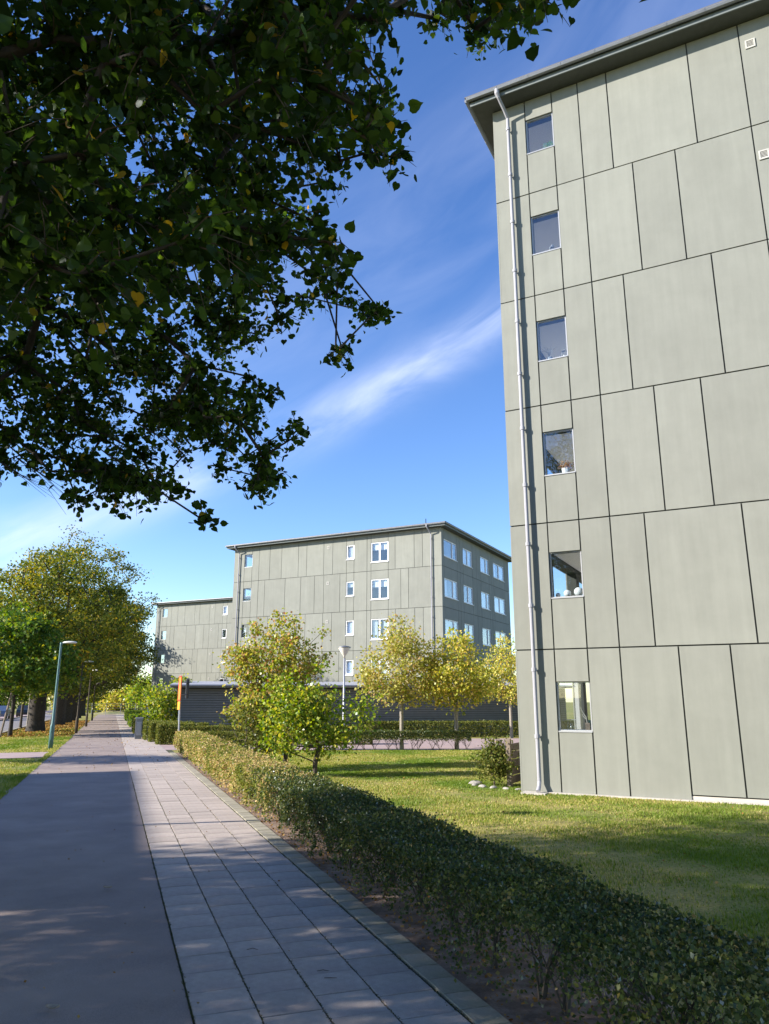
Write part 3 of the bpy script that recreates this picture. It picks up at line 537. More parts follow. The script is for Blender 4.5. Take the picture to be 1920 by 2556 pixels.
VIS="-167,325,387,36,-44,475,705,36,-147,650,573,36,-131,475,558,36,-461,750,441,36,-287,750,665,36,-307,700,450,36,-275,450,457,36,-146,350,404,36,-224,825,649,36,-108,550,599,36,-250,775,406,26,-413,925,555,36,-69,525,787,36,-235,825,455,19,-201,650,442,36,-217,650,522,36,-121,750,847,36,-55,600,730,36,-110,450,492,36,-314,850,433,36,-468,725,716,36,-333,625,860,36,-288,575,626,36,-93,475,566,36,-299,475,675,36,-135,900,839,36,-114,600,556,36,-283,375,582,20,-413,600,783,36,-357,575,728,36,-95,375,448,36,-124,350,426,36,-518,925,592,36,-141,825,428,19,-312,675,548,36,-110,575,723,36,-12,475,578,19,-214,750,494,36,-209,950,726,36,-303,575,565,36,-51,450,502,19,-267,800,404,30,5,475,574,19,-344,550,575,36,-495,775,416,19,-284,725,529,36,-143,875,814,36,-69,400,600,36,-548,825,672,36,-83,775,1015,36,-576,900,541,36,-86,400,444,36,-252,725,424,36,-173,625,771,36,-120,300,490,36,-281,850,578,36,-533,850,612,36,-175,650,449,36,-21,450,714,36,-395,850,541,36,-141,350,608,36,-306,850,669,36,-133,500,687,36,-243,675,621,36,-238,700,851,36,1,725,865,19,-346,625,643,36,-215,350,441,36,-91,450,523,36,-175,925,564,31,-501,900,609,36,-180,400,561,36,-54,625,842,36,-233,575,622,36,-286,650,486,36,-374,850,660,36,8,475,711,19,-112,875,515,19,-38,400,559,37,-202,675,634,36,-64,325,553,36,-39,350,542,36,-195,350,613,36,-496,825,464,36,-320,900,449,36,-284,475,493,36,-284,525,724,36,-205,425,472,36,-350,750,478,36,-364,650,643,36,-463,800,487,36,-257,450,621,36,-192,350,550,36,-272,525,687,36,-356,500,696,36,-213,550,698,36,-145,300,431,36,-247,500,757,36,-413,700,450,36,-134,300,542,36,-217,900,569,36,-97,625,521,19,-274,850,826,36,-414,700,644,36,-161,625,423,36,-58,300,474,36,-437,675,552,36,-137,325,420,36,-177,350,436,36,-103,725,676,36,-281,500,762,36,-359,725,499,36,-229,675,727,36,-8,325,477,19,-157,675,549,37,-139,300,366,36,-133,375,451,36,-275,825,496,36,-33,375,434,19,-284,600,695,36,-113,725,405,19,-338,600,886,36,-168,625,701,36,-2,500,659,19,-180,650,488,36,-138,525,750,36,-263,850,437,19,-451,875,1011,36,-366,750,580,36,-221,675,532,36,-279,450,657,36,-260,850,511,36,-223,350,538,36,-309,550,527,36,-505,800,450,34,-233,600,578,36,-483,800,727,36,-478,825,440,19,-213,525,570,36,-258,700,996,36,-467,700,927,36,-533,925,529,36,-164,800,526,25,-389,650,454,36,-40,325,497,36,-91,400,538,36,-145,625,592,36,-69,350,571,36,-325,750,386,19,-486,950,1018,36,-174,475,643,36,-562,825,748,36,-114,475,729,36,-130,700,383,19,-53,675,972,36,-316,725,457,36,-195,525,673,36,-525,875,674,36,-371,625,797,36,-437,600,889,36,-270,775,553,36,-3,425,549,19,-138,650,610,36,-520,800,600,36,-141,350,573,36,-385,950,542,36,-165,550,588,36,-256,650,385,32,-260,350,605,37,-51,450,711,36,-11,625,527,19,-487,675,838,36,-350,675,693,36,-180,300,387,36,-141,550,658,36,-285,850,533,36,-316,825,625,36,-187,625,725,36,-207,375,612,36,-86,650,413,19,-62,500,633,36,-189,475,670,36,-471,875,465,21,-308,500,768,36,-444,900,533,36,-309,650,453,36,-268,550,846,36,-317,500,685,36,-462,725,515,36,-437,850,524,36,-190,675,551,36,-109,500,577,36,-152,375,579,36,-52,575,631,19,-661,925,1181,36,-477,775,619,36,-93,575,782,36,-100,950,1033,36,-330,875,450,36,-121,700,404,19,-168,725,595,36,-40,450,645,37,-240,400,514,36,-592,900,742,36,-144,750,572,19,-508,850,680,36,-107,475,603,36,-114,475,511,36,-384,575,661,36,-446,700,703,36,-93,400,663,36,-576,950,618,36,-276,725,375,19,-435,875,504,36,-70,700,936,36,-218,425,695,36,-290,750,594,36,-120,675,393,19,-64,575,720,36,-334,650,552,36,-250,525,532,36,-197,775,588,36,-340,525,505,36,-303,475,578,36,-163,400,540,36,-439,825,645,36,-568,850,642,36,-307,650,381,19,-309,425,701,36,-171,725,566,37,-159,325,472,36,-204,600,569,36,-276,825,554,36,-394,925,592,36,-309,625,576,36,-126,725,396,19,-269,425,469,36,-21,875,668,19,-49,675,619,19,-43,600,476,19,-311,875,590,36,-350,875,707,36,-247,375,639,36,-102,400,604,36,-477,775,451,36,-248,500,610,36,-378,525,678,36,-485,775,518,36,-99,800,648,28,-310,975,1150,36,-255,375,498,36,-211,675,452,36,-67,375,438,36,-169,550,800,36,-266,600,654,36,-132,675,486,19,-255,750,557,36,-90,500,520,36,-118,750,618,36,-270,450,571,36,-424,750,407,19,-173,875,470,24,-145,875,489,19,-268,700,516,36,-338,650,678,36,-539,850,476,36,-121,675,373,19,-11,300,441,19,-240,850,584,36,-483,750,485,36,-206,650,687,36,-417,800,585,36,-224,775,400,19,-142,600,752,36,-280,625,956,36,-429,850,565,36,-164,475,477,36,-111,925,845,30,-303,950,556,36,-358,775,724,36,-168,775,591,25,-366,600,718,36,-168,675,418,22,-50,400,520,32,-402,725,752,36,-475,900,468,19,-231,800,542,36,-82,375,597,36,-213,400,570,36,-121,575,776,36,-309,900,775,36,-194,725,453,36,-239,550,561,36,-205,375,441,36,-247,525,643,36,-163,825,518,35,-112,650,396,19,-430,825,611,36,-445,700,416,29,-56,500,492,25,-20,325,515,19,-268,925,530,36,-528,750,784,36,-468,850,543,36,-437,725,575,36,-24,750,601,19,-450,675,522,32,-571,925,698,36,-7,325,567,19,-129,525,602,36,-359,850,410,19,-94,325,475,36,-217,950,691,36,-287,650,558,36,-57,725,605,19,-317,600,663,36,-191,825,440,19,-273,500,808,36,-220,800,517,36,-351,900,550,36,-290,750,543,36,-563,950,555,36,-466,700,735,36,-234,750,713,36,-418,775,560,36,-113,325,580,36,-442,875,475,21,-166,500,490,36,-475,750,736,36,-255,450,725,36,-433,575,878,36,-509,800,651,36,-134,650,699,36,-33,475,571,19,-406,575,726,36,-194,300,370,30,-457,875,571,36,-215,600,673,36,-312,900,534,36,-366,675,430,36,-27,650,885,24,-413,550,820,36,-182,375,546,36,-119,475,694,36,-410,750,433,29,-358,775,463,36,-287,675,389,28,-285,525,553,36,-447,775,522,36,-7,525,777,21,-498,775,485,36,-299,925,870,36,-176,425,574,36,-123,500,526,36,-66,700,603,24,-563,850,604,36,-245,650,487,36,-170,525,625,36,-23,425,579,19,-165,650,336,19,-459,775,817,36,-337,850,422,19,-351,800,565,36,-228,725,656,36,-204,425,665,36,-54,375,600,36,-305,850,490,36,-408,600,678,36,-337,625,718,36,-39,550,522,19,-541,825,732,36,-320,425,657,29,-134,625,795,36,-133,625,425,35,-489,750,590,36,-8,700,577,19,-323,475,769,36,-346,525,755,36,-435,925,604,36,-238,875,499,32,-433,825,578,36,-235,475,638,36,-414,750,661,36,-259,700,384,30,-333,725,420,21,-316,700,478,36,-219,775,631,36,-246,600,888,36,-350,850,549,36,-89,550,767,36,-99,450,668,36,-184,825,474,36,-436,900,682,36,-8,375,593,19,-574,875,557,36,-468,750,775,36,-37,750,615,19,-44,700,529,19,-101,600,725,36,-141,425,497,36,-180,675,589,36,-71,775,852,36,-228,650,377,36,-391,625,822,36,-264,775,760,36,-233,925,642,36,-208,350,488,36,-122,550,678,36,-427,700,818,36,-413,825,443,19,-478,875,668,36,-487,800,674,36,-154,450,666,36,-94,300,383,36,-530,875,460,19,-398,700,600,36,-352,825,438,38,-49,425,590,36,-176,300,424,36,-222,725,988,36,-224,500,557,36,-254,450,674,36,-266,925,847,36,-170,750,635,36,-214,400,474,36,-149,575,610,36,-215,700,731,36,-337,675,407,19,-107,500,752,36,-452,700,512,36,-167,350,461,36,-120,700,475,19,-357,675,500,36,-333,825,478,36,-32,500,727,33,-248,675,387,36,-242,525,815,36,-541,875,488,36,-486,800,577,36,-125,850,1203,36,-129,425,624,36,-128,675,653,36,-537,925,687,36,-307,700,408,35,-222,800,954,36,-186,675,474,36,-137,650,874,36,-149,325,507,36,-13,375,516,19,-439,750,738,36,-162,350,548,36,-386,625,617,36,-96,600,916,36,-445,750,536,36,-65,425,550,36,-241,575,545,36,-526,800,676,36,-199,450,717,36,-350,600,627,36,33,325,561,19,90,300,553,19,121,400,668,19,96,725,1014,36,142,625,884,19,92,525,762,24,54,500,757,32,32,450,727,19,64,375,605,27,98,375,642,23,87,325,578,19,51,325,585,36,40,400,655,23,123,775,997,19,77,300,533,19,120,425,702,19,93,350,580,19,143,525,818,22,105,500,780,36,96,350,617,19,130,600,845,19,90,425,710,36,64,475,724,33,40,500,731,19,81,400,629,19,89,450,666,19,106,575,819,24,64,425,639,19,120,575,862,36,82,525,816,36"
HID="-288,-40,1239,85,-1071,-52,987,85,-955,131,1259,85,-887,312,317,85,-776,-177,500,85,-931,699,415,85,-512,433,533,85,-721,-103,527,85,-1180,552,814,85,-321,-4,622,85,-949,452,501,85,-1033,601,1065,85,-959,866,761,85,-235,-181,735,85,-1072,266,529,85,-231,-105,1245,85,-514,-152,753,85,-703,18,554,85,-318,417,586,85,-1016,785,889,85,-1045,32,432,85,-217,293,912,85,-119,-102,1171,85,-760,203,323,85,-973,453,374,85,-1007,648,651,85,-784,19,1368,85,-741,209,1041,85,-373,311,892,85,-607,348,955,85,-223,252,1047,85,-768,384,308,85,-1200,409,778,85,-429,-232,702,85,-861,751,673,85,-1170,487,531,85,-957,807,487,85,-646,570,630,85,-784,811,494,85,-1230,202,1120,85,-938,420,420,85,-569,661,850,85,-475,84,745,85,-453,-183,479,85,-770,294,617,85,-1006,740,682,85,-290,-126,1040,85,-1101,355,986,85,-662,-31,463,85,-929,690,497,85,-1151,464,599,85,-1185,24,1067,85,-657,-184,613,85,-1139,647,747,85,-579,12,931,85,-1111,772,836,85,-833,-184,647,85,-21,-57,647,85,-9,-86,975,85,-585,768,621,85,-741,-167,1007,85,39,378,782,85,-1164,524,868,85,-313,196,968,85,108,358,766,85,-234,436,873,85,-381,461,360,85,-749,-115,960,85,-1019,112,368,85,-128,64,764,85,-874,21,389,85,-44,-153,693,85,-144,151,802,85,-745,-55,1416,85,3,-100,1160,85,-862,-19,587,85,-859,-222,870,85,-947,747,567,85,-508,260,381,85,-497,477,590,85,-549,-123,881,85,-989,232,662,85,-983,672,961,85,-609,-39,1201,85,-979,51,1017,85,-1171,127,1099,85,-695,-163,1057,85,-1087,-36,884,85,-560,228,1161,85,-363,-217,605,85,-496,-160,1307,85,-835,224,310,85,-817,706,489,85,-747,128,421,85,-898,244,327,85,-1120,790,701,85,-1033,401,1132,85,-1143,-20,668,85,-128,28,629,85,-1008,-168,688,85,-654,610,870,85,-697,710,587,85,-983,-11,792,85,-721,547,904,85,-1103,307,1211,85,-1014,5,864,85,-477,16,518,85,-161,-202,880,85,-794,-29,1149,85,-1002,-1,1065,85,191,125,821,85,-755,583,329,85,-708,-86,1360,85,-1052,-119,968,85,-922,-79,1050,85,-280,377,449,85,-907,569,1050,85,-918,183,971,85,-924,671,760,85,-939,-16,641,85,-636,-197,1045,85,-108,97,627,85,-928,50,1210,85,-547,41,370,85,-325,620,637,85,-1045,614,793,85,-53,-176,1050,85,-265,446,477,85,-985,469,438,85,-172,-8,672,85,-967,111,1148,85,-881,-92,590,85,-797,652,371,85,-356,81,895,85,-789,-72,1253,85,-757,-52,836,85,-1076,412,731,85,-442,302,734,85,-759,29,429,85,-146,-38,891,85,-487,339,833,85,-734,-7,1253,85,-727,920,565,85,-917,37,961,85,-243,-112,889,85,-1033,241,1091,85,-816,-86,580,85,200,232,753,85,90,162,981,85,-1005,-99,749,85,-152,-222,979,85,-239,-256,863,85,-360,145,807,85,-1062,-69,791,85,-408,661,823,85,-796,197,644,85,-121,46,1082,85,-1038,832,926,85,-604,659,628,85,-287,-171,932,85,-176,-17,1138,85,-147,-127,1115,85,-704,29,1343,85,-897,905,583,85,-1070,321,931,85,-965,370,451,85,-410,-288,832,85,-866,-105,766,85,-1033,658,1006,85,-731,888,626,85,-633,13,1269,85,-910,788,609,85,-1138,330,796,85,-767,710,585,85,-773,-183,1131,85,-632,107,956,85,-906,-96,691,85,-624,-81,358,85,-1040,525,375,85,-504,143,431,85,-873,585,585,85,-533,-44,1157,85,-522,768,674,85,-1064,338,463,85,-388,654,745,85,-719,640,654,85,-1104,202,1160,85,-996,402,653,85,-732,104,760,85,-49,3,731,85,48,280,839,85,-683,201,314,85,-711,705,726,85,31,22,1052,85,-698,1,1100,85,-57,-162,633,85,-1141,310,572,85,-1021,374,932,85,-711,837,568,85,63,172,729,85,13,147,834,85,-597,236,598,85,-580,798,780,85,-1072,509,520,85,-406,-7,866,85,-871,816,527,85,-1036,86,657,85,180,186,953,85,-739,772,421,85,-991,-167,827,85,-500,-103,583,85,-1000,462,543,85,-408,410,579,85,-811,660,592,85,-893,-186,926,85,-680,112,393,85,-552,-65,820,85,-401,24,1013,85,-1080,96,1212,85,-1084,585,667,85,-70,104,999,85,-694,275,592,85,-969,281,1276,85,-857,-99,965,85,-600,909,688,85,-1141,-43,963,85,-895,18,1375,85,-384,95,652,85,-1149,758,935,85,41,-68,632,85,-337,-44,892,85,-630,194,1191,85,-553,112,772,85,-1019,-95,1027,85,-956,144,431,85,-1043,646,586,85,-614,201,316,85,-1124,140,1204,85,-332,768,618,85,-588,-276,915,85,-292,367,713,85,-880,519,384,85,-365,-147,1067,85,-700,91,1274,85,-337,138,995,85,-934,630,977,85,-490,209,743,85,-1036,-159,747,85,-128,-179,1155,85,-1152,26,1149,85,-466,623,463,85,-691,87,661,85,-952,129,661,85,-705,-137,1115,85,-918,730,865,85,-458,403,354,85,-818,-212,1008,85,-996,-61,1344,85,-586,644,745,85,-465,543,428,85,-925,630,682,85,-946,323,301,85,-965,406,1065,85,-977,110,739,85,-396,-72,1237,85,-1101,692,489,85,-1132,32,959,85,-863,-20,449,85,-208,14,986,85,-861,-145,491,85,-472,-70,1317,85,-1086,-13,1279,85,-794,604,826,85,-819,420,332,85,-801,-136,835,85,-1023,154,1355,85,-958,-159,1226,85,-718,16,320,85,-568,127,375,85,-379,256,619,85,-163,-139,593,85,-779,500,442,85,-1018,104,1092,85,-1079,-18,725,85,-629,916,621,85,-697,58,473,85,-851,157,1312,85,-1029,41,976,85,-888,819,450,85,-825,-167,555,85,-793,-111,1071,85,-1086,208,1006,85,-38,148,711,85,-88,-98,980,85,-1163,452,712,85,-881,291,400,85,-1219,315,1089,85,-1011,58,1244,85,-776,103,525,85,-1184,417,1238,85,168,48,1018,85,165,36,770,85,-390,12,1207,85,-458,459,487,85,-620,13,1053,85,-998,-166,1103,85,-1239,394,1110,85,-971,830,829,85,-478,256,861,85,-466,-274,736,85,-641,-153,1229,85,-501,-222,687,85,-940,569,468,85,-884,204,563,85,-513,441,450,85,-1017,157,556,85,-1072,67,1120,85,-129,-23,984,85,-1021,19,488,85,-276,-184,580,85,-375,399,334,85,-1136,447,1070,85,-1157,720,608,85,-378,399,735,85,-675,259,992,85,-539,-207,520,85,-1178,683,778,85,-62,-201,830,85,-549,40,493,85,-1070,376,1046,85,-576,320,480,85,-1175,213,876,85,-345,-175,1261,85,-1228,381,990,85,-1130,465,871,85,-950,-129,1081,85,-939,562,402,85,-716,274,1039,85,-303,-61,1045,85,-503,115,1067,85,-500,403,586,85,-516,169,625,85,-1232,545,1033,85,-399,-60,725,85,-1052,312,359,85,-1156,629,522,85,-526,131,1148,85,-576,64,838,85,-930,-92,920,85,-273,-212,647,85,-812,-187,922,85,-482,-58,1190,85,-692,429,329,85,5,36,826,85,-1173,172,1179,85,-113,180,654,85,95,180,905,85,-548,-114,487,85,-882,256,1267,85,-723,924,684,85,-1056,-57,535,85,-922,24,534,85,-709,543,413,85,-1083,607,952,85,-1057,423,652,85,61,88,1038,85,-969,-55,691,85,-52,6,1111,85,-637,367,355,85,-435,-36,343,85,-155,-85,1023,85,-948,236,396,85,-994,143,958,85,-168,292,687,85,-864,375,523,85,-923,489,444,85,-1184,250,662,85,-733,-189,903,85,-750,675,931,85,-980,511,715,85,-915,619,820,85,-386,-115,685,85,-550,689,393,85,-565,-198,626,85,-1118,788,620,85,-806,256,704,85,-1184,331,644,85,-380,875,661,85,-926,329,571,85,-790,-109,1332,85,-644,162,894,85,-551,-126,1136,85,64,88,638,85,-134,-63,609,85,-1129,655,949,85,-566,39,1279,85,-756,-24,486,85,-944,253,1205,85,-627,568,300,85,-1111,593,818,85,-701,445,415,85,-1012,165,1245,85,-228,-64,1027,85,-761,255,994,85,-978,742,921,85,-931,-13,1115,85,-742,391,729,85,144,236,935,85,-1068,52,1313,85,-541,-12,456,85,-425,50,636,85,115,273,651,85,-649,-264,794,85,-382,306,337,85,-538,57,1023,85,-331,183,721,85,-687,-291,974,85,-355,-255,998,85,-1009,718,788,85,-650,819,378,85,-997,415,716,85,-1017,82,777,85,-1035,241,371,85,-672,805,685,85,-737,742,540,85,-580,-34,889,85,-1140,221,550,85,13,98,924,85,-1200,612,958,85,-878,31,1065,85,-1128,605,901,85,-583,313,316,85,-472,35,417,85,-1025,312,509,85,-616,-161,768,85,154,68,922,85,-445,-242,582,85,-284,-146,1123,85,-1129,659,573,85,-295,-37,1103,85,-767,187,1244,85,-223,309,977,85,-483,-109,519,85,20,-121,1063,85,-855,133,970,85,-888,232,833,85,-424,181,534,85,-432,419,824,85,-126,214,715,85,-566,740,440,85,-849,181,928,85,-886,169,869,85,-733,778,856,85,-682,543,352,85,-642,830,636,85,-721,844,770,85,-867,906,769,85,-897,503,753,85,-837,-19,339,85,-1058,-137,1056,85,-312,376,883,85,-612,-95,931,85,-38,252,868,85,-683,-105,765,85,34,239,740,85,-425,-164,1024,85,-717,478,487,85,-907,346,485,85,-548,-19,320,85,-285,420,773,85,-637,-128,1031,85,-828,-161,1208,85,-14,426,856,85,-1035,334,1213,85,-483,719,586,85,-742,223,806,85,115,37,685,85,-1146,-6,846,85,124,-18,801,85,153,281,771,85,-436,-261,1013,85,-647,738,515,85,-934,295,997,85,-363,808,719,85,-416,147,1132,85,-239,591,792,85,-433,-75,661,85,-825,191,833,85,-997,-19,414,85,-403,-149,1267,85,-589,523,851,85,-240,-140,1002,85,-652,271,1171,85,-840,246,1081,85,-242,273,733,85,-272,637,550,85,-883,-126,1127,85,-200,-186,667,85,-522,886,655,85,-286,-99,542,85,-957,-22,1184,85,-557,545,436,85,-551,-71,1070,85,-661,205,401,85,-419,-147,902,85,-205,394,939,85,-416,307,468,85,-41,-157,1180,85,-1011,631,369,85,-801,0,687,85,-863,-51,1418,85,-58,-184,939,85,-605,-205,1115,85,-811,946,653,85,-600,49,1120,85,-786,489,640,85,-108,-165,1022,85,-945,487,805,85,-177,267,778,85,-228,248,482,85"

# ------------------------------------------------------------------ long dark shed with lap boards
sh = empty('garden_shed', (-10.35, 38.6, gz(-10.3, 38.6)), R(90 - 78), 'long low shed with horizontal dark grey boards and a flat overhanging roof', 'shed')
LS, DS, HS = 21.0, 5.0, 2.52
z = 0; bh = .118
def board(x0, x1, y0, y1, z, axis):
    bh = .100  # leaves a gap where the dark wall draws a shadow line under each board
    mb = MB()   # lower edge proud of the upper edge
    if axis == 'x': mb.add([(x0, y0 - .034, z), (x1, y0 - .034, z), (x1, y0 - .004, z + bh), (x0, y0 - .004, z + bh), (x0, y0 + .02, z), (x1, y0 + .02, z), (x1, y0 + .02, z + bh), (x0, y0 + .02, z + bh)], [(0, 1, 2, 3), (0, 4, 5, 1), (3, 2, 6, 7), (0, 3, 7, 4), (1, 5, 6, 2)])
    else: mb.add([(x0 - .022, y1, z), (x0 - .022, y0, z), (x0 - .004, y0, z + bh), (x0 - .004, y1, z + bh), (x0 + .02, y1, z), (x0 + .02, y0, z), (x0 + .02, y0, z + bh), (x0 + .02, y1, z + bh)], [(0, 1, 2, 3), (0, 4, 5, 1), (3, 2, 6, 7), (0, 3, 7, 4), (1, 5, 6, 2)])
    mb.build('board', M['shed'], sh)
while z + bh < HS:
    board(.06, LS, 0, DS, z, 'x'); board(0, 0, .06, DS, z, 'y'); z += bh
MB().box(.02, LS, .02, DS, 0, HS).build('wall', M['core'], sh)
mb = MB(); mb.box(-.035, .06, -.035, .06, 0, HS); mb.build('corner_board', M['white'], sh)
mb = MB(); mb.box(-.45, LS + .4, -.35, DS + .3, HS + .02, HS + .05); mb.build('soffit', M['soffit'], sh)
mb = MB(); mb.box(-.48, LS + .4, -.38, -.35, HS, HS + .13); mb.tube([(-.48, -.43, HS + .09), (LS + .4, -.43, HS + .09)], .05, 8); mb.build('gutter', M['metal_grey'], sh)
MB().box(-.49, -.455, -.40, DS + .3, HS, HS + .15).build('verge_board', M['white'], sh)
mb = MB(); mb.add([(-.5, -.40, HS + .15), (LS + .4, -.40, HS + .15), (LS + .4, DS + .3, HS + .42), (-.5, DS + .3, HS + .42), (-.5, -.40, HS + .06), (LS + .4, -.40, HS + .06), (LS + .4, DS + .3, HS + .06), (-.5, DS + .3, HS + .06)], [(0, 1, 2, 3), (3, 2, 6, 7), (0, 3, 7, 4), (1, 5, 6, 2), (4, 5, 1, 0)]); mb.build('roof', mat('shed_roof_sheet', (.34, .34, .36), .6, noise=.1), sh)

# ------------------------------------------------------------------ hedges
def hedge(M0, L, W, H, zb, n, size, m, label, group=None, stems=0, wob=.05, tpl=T_QUAD, gaps=0, name='hedge', stemh=None, open_bottom=.0, mat2=None, split=None, edge=.06, thin=None):
    """M0: local frame, x along, y across, z up"""
    root = tag(bpy.data.objects.new(name, None), label, 'hedge', group); COL.objects.link(root); root.matrix_world = M0
    per = np.array([W * 1.0, (H - zb), (H - zb), (H - zb) * W / L * 1.2]); per[3] = (H - zb) * W / L * 2
    side_ = rng.choice(4, size=n, p=per / per.sum()); x = rng.uniform(0, L, n); y = rng.uniform(0, W, n); z = rng.uniform(zb, H, n)
    N = np.zeros((n, 3))
    dpt = np.abs(rng.normal(0, .045, n))
    s0, s1, s2, s3 = [side_ == k for k in range(4)]
    def nz_(a, b, c): return np.sin(a * 2.9 + c) * .5 + np.sin(a * 6.7 + b * 4 + c * 2) * .3 + np.sin(a * 15 + b * 9 + c) * .2
    z[s0] = H - dpt[s0] + nz_(x, y * 3, 0)[s0] * wob * .6; N[s0, 2] = 1
    y[s1] = dpt[s1] + nz_(x, z * 3, 2)[s1] * wob; N[s1, 1] = -1
    y[s2] = W - dpt[s2] + nz_(x, z * 3, 4)[s2] * wob; N[s2, 1] = 1
    end = rng.random(n) < .5; x[s3] = np.where(end, dpt, L - dpt)[s3]; N[s3, 0] = np.where(end, -1, 1)[s3]
    # rounded shoulders and stray shoots
    sh_ = (z > H - .12) & (s1 | s2); y[sh_ & s1] += (z[sh_ & s1] - H + .12) * .35; y[sh_ & s2] -= (z[sh_ & s2] - H + .12) * .35
    stray = rng.random(n) < .09; z[stray & s0] += np.abs(rng.normal(0, .035, n))[stray & s0]; y[stray & s1] -= np.abs(rng.normal(0, .04, n))[stray & s1]
    keep = np.ones(n, bool)
    if open_bottom: keep &= ~((z < zb + open_bottom) & (rng.random(n) > ((z - zb) / open_bottom + nz_(x, 0 * x, 7) * .55 + .12)))
    if gaps:
        g = np.sin(x * 2 * math.pi / gaps + np.sin(x * 1.7) * 1.2); keep &= ~((g > .86) & (z < H - .08) & (rng.random(n) < .8) & (side_ > 0)); y += np.where(s1 & (g > .6), (g - .6) * .34, 0)
    if thin is not None: keep &= rng.random(n) < thin(x)
    if gaps: keep &= ~((s1 | s2) & (x < 9.5) & (z < .44 + .05 * np.sin(x * 5)) & (rng.random(n) < .55 - .03 * x))
    inner = rng.random(n) < (.10 if gaps else .16); y[inner] = rng.uniform(.08, W - .08, n)[inner]; z[inner] = rng.uniform(zb + .05, H - .05, n)[inner]
    P = np.stack([x, y, z], 1)[keep]; Nn = N[keep]
    sz = rng.uniform(.7, 1.25, len(P)) * (size(P[:, 0]) if callable(size) else size)
    if split is None: leaves('foliage', P, sz, tpl, m, root, .30, Nn)
    else:
        k = rng.random(len(P)) < split(P)
        leaves('foliage', P[k], sz[k], tpl, m, root, .30, Nn[k]); leaves('foliage', P[~k], sz[~k], tpl, mat2, root, .30, Nn[~k])
    if stems:
        mb = MB(); stemh = stemh or H * .9
        for k in range(stems):
            cx = (k + random.uniform(.2, .8)) * L / stems; cy = W / 2 + random.uniform(-.12, .12) * W
            for j in range(random.randint(4, 6)):
                a = random.uniform(0, 6.283); r = random.uniform(.1, .26); hh = stemh * random.uniform(.75, 1)
                p1 = (cx + r * .35 * math.cos(a), cy + r * .35 * math.sin(a), hh * .3); p2 = (cx + r * math.cos(a), cy + r * math.sin(a) * .9, hh * .65)
                p3 = (cx + r * 1.2 * math.cos(a + .3), cy + r * 1.1 * math.sin(a + .3), hh)
                rr = random.uniform(.007, .015); mb.tube([(cx + random.uniform(-.03, .03), cy + random.uniform(-.03, .03), -.02), p1, p2, p3], [rr, rr * .8, rr * .55, rr * .25], 4, False)
                for i in range(4):
                    a2 = a + random.uniform(-1.6, 1.6); b = Vector(p1).lerp(Vector(p2), random.random()); l = random.uniform(.1, .24)
                    mb.tube([b, b + Vector((math.cos(a2) * l * .6, math.sin(a2) * l * .6, l * .4)), b + Vector((math.cos(a2) * l, math.sin(a2) * l, l * .9))], [rr * .4, rr * .3, .0015], 3, False)
        mb.build('stems', M['barkdark'], root)
    return root
def pframe(p, q, ang=0):
    x, y = XY(p, q); return Matrix.Translation((x, y, gz(x, y))) @ Matrix.Rotation(PA + ang, 4, 'Z')
# long hedge: local x runs along the path (q), local y away from it (-p side first): frame rotated so x = +q, y = -p
def qframe(p, q, L):
    x, y = XY(p, q); v = Vector((*XY(p, q + L), 0)) - Vector((x, y, 0)); v.normalize(); u = Vector((v.y, -v.x, 0))
    return Matrix(((v.x, u.x, 0, x), (v.y, u.y, 0, y), (SLOPE, 0, 1, gz(x, y)), (0, 0, 0, 1)))
HM = qframe(2.28, 2.3, 27); HL = 27.0
def dens(x): return np.clip(1.0 - (x - 8) * .032, .42, 1)
hedge(HM, HL, .84, .655, .06, 270000, lambda x: np.clip(.026 + .0012 * (x - 3), .026, .05), M['hedge'], 'long waist-low hedge running from the lower right corner along the slab footpath', 'clipped hedges', stems=74, wob=.075, gaps=1.45, open_bottom=.46,
      mat2=M['hedgedry_sunlit'], split=lambda P: np.clip(1.15 - (P[:, 0] - 8.2) / 3.2 * .9 + np.sin(P[:, 0] * 3.1) * .12 - (P[:, 2] > .6) * .06, .12, .985), thin=dens, tpl=T_QUAD)  # tan leaves painted as sunlit take over towards the far end
def wframe(x, y, az_deg=90, dz=0):
    a = R(90 - az_deg); return Matrix.Translation((x, y, gz(x, y) + dz)) @ Matrix.Rotation(a, 4, 'Z')
hedge(wframe(-9.75, 33.55, 92), 9.2, .8, .78, .0, 26000, .055, M['hedgemid'], 'clipped hedge in front of the left half of the dark shed', 'clipped hedges', wob=.03)
hedge(wframe(-7.0, 28.75, 91), 3.6, .7, .70, .02, 9000, .05, M['hedgemid'], 'short dark clipped hedge beside the far end of the long hedge', 'clipped hedges', wob=.03)
hedge(wframe(-3.0, 29.4, 90.5), 6.3, .8, .72, .36, 17000, .045, M['hedge'], 'flat-topped hedge on bare stems between the lawn and the pink court', 'clipped hedges', stems=15, wob=.02, stemh=.5)
hedge(wframe(-1.2, 40.0, 90), 11.5, .8, .80, .02, 24000, .06, M['hedgemid'], 'low dark hedge at the foot of the shed behind the yellow trees', 'clipped hedges', wob=.03)
for k, (p, q, L, W, lab) in enumerate(((1.95, 34.9, 1.0, 2.2, 'brown-sided hedge block at the corner just past the long hedge'), (1.75, 37.3, .9, 2.0, 'narrow hedge block second along the footpath behind the corner block'),
        (1.6, 39.2, 2.3, 1.7, 'hedge block beside the grey cabinet'), (1.35, 47.3, 5.0, 2.2, 'green hedge block past the grey cabinet'), (1.35, 60, 9, 2.4, 'dark hedge block farther down the footpath'), (1.4, 78, 14, 2.6, 'last low hedge at the end of the footpath'))):
    hedge(qframe(p, q, L), L, W, .86, .0, 9000, .06 if k < 3 else .09, M['hedgemid'] if k < 4 else M['maple'], lab, 'clipped hedges', wob=.02)

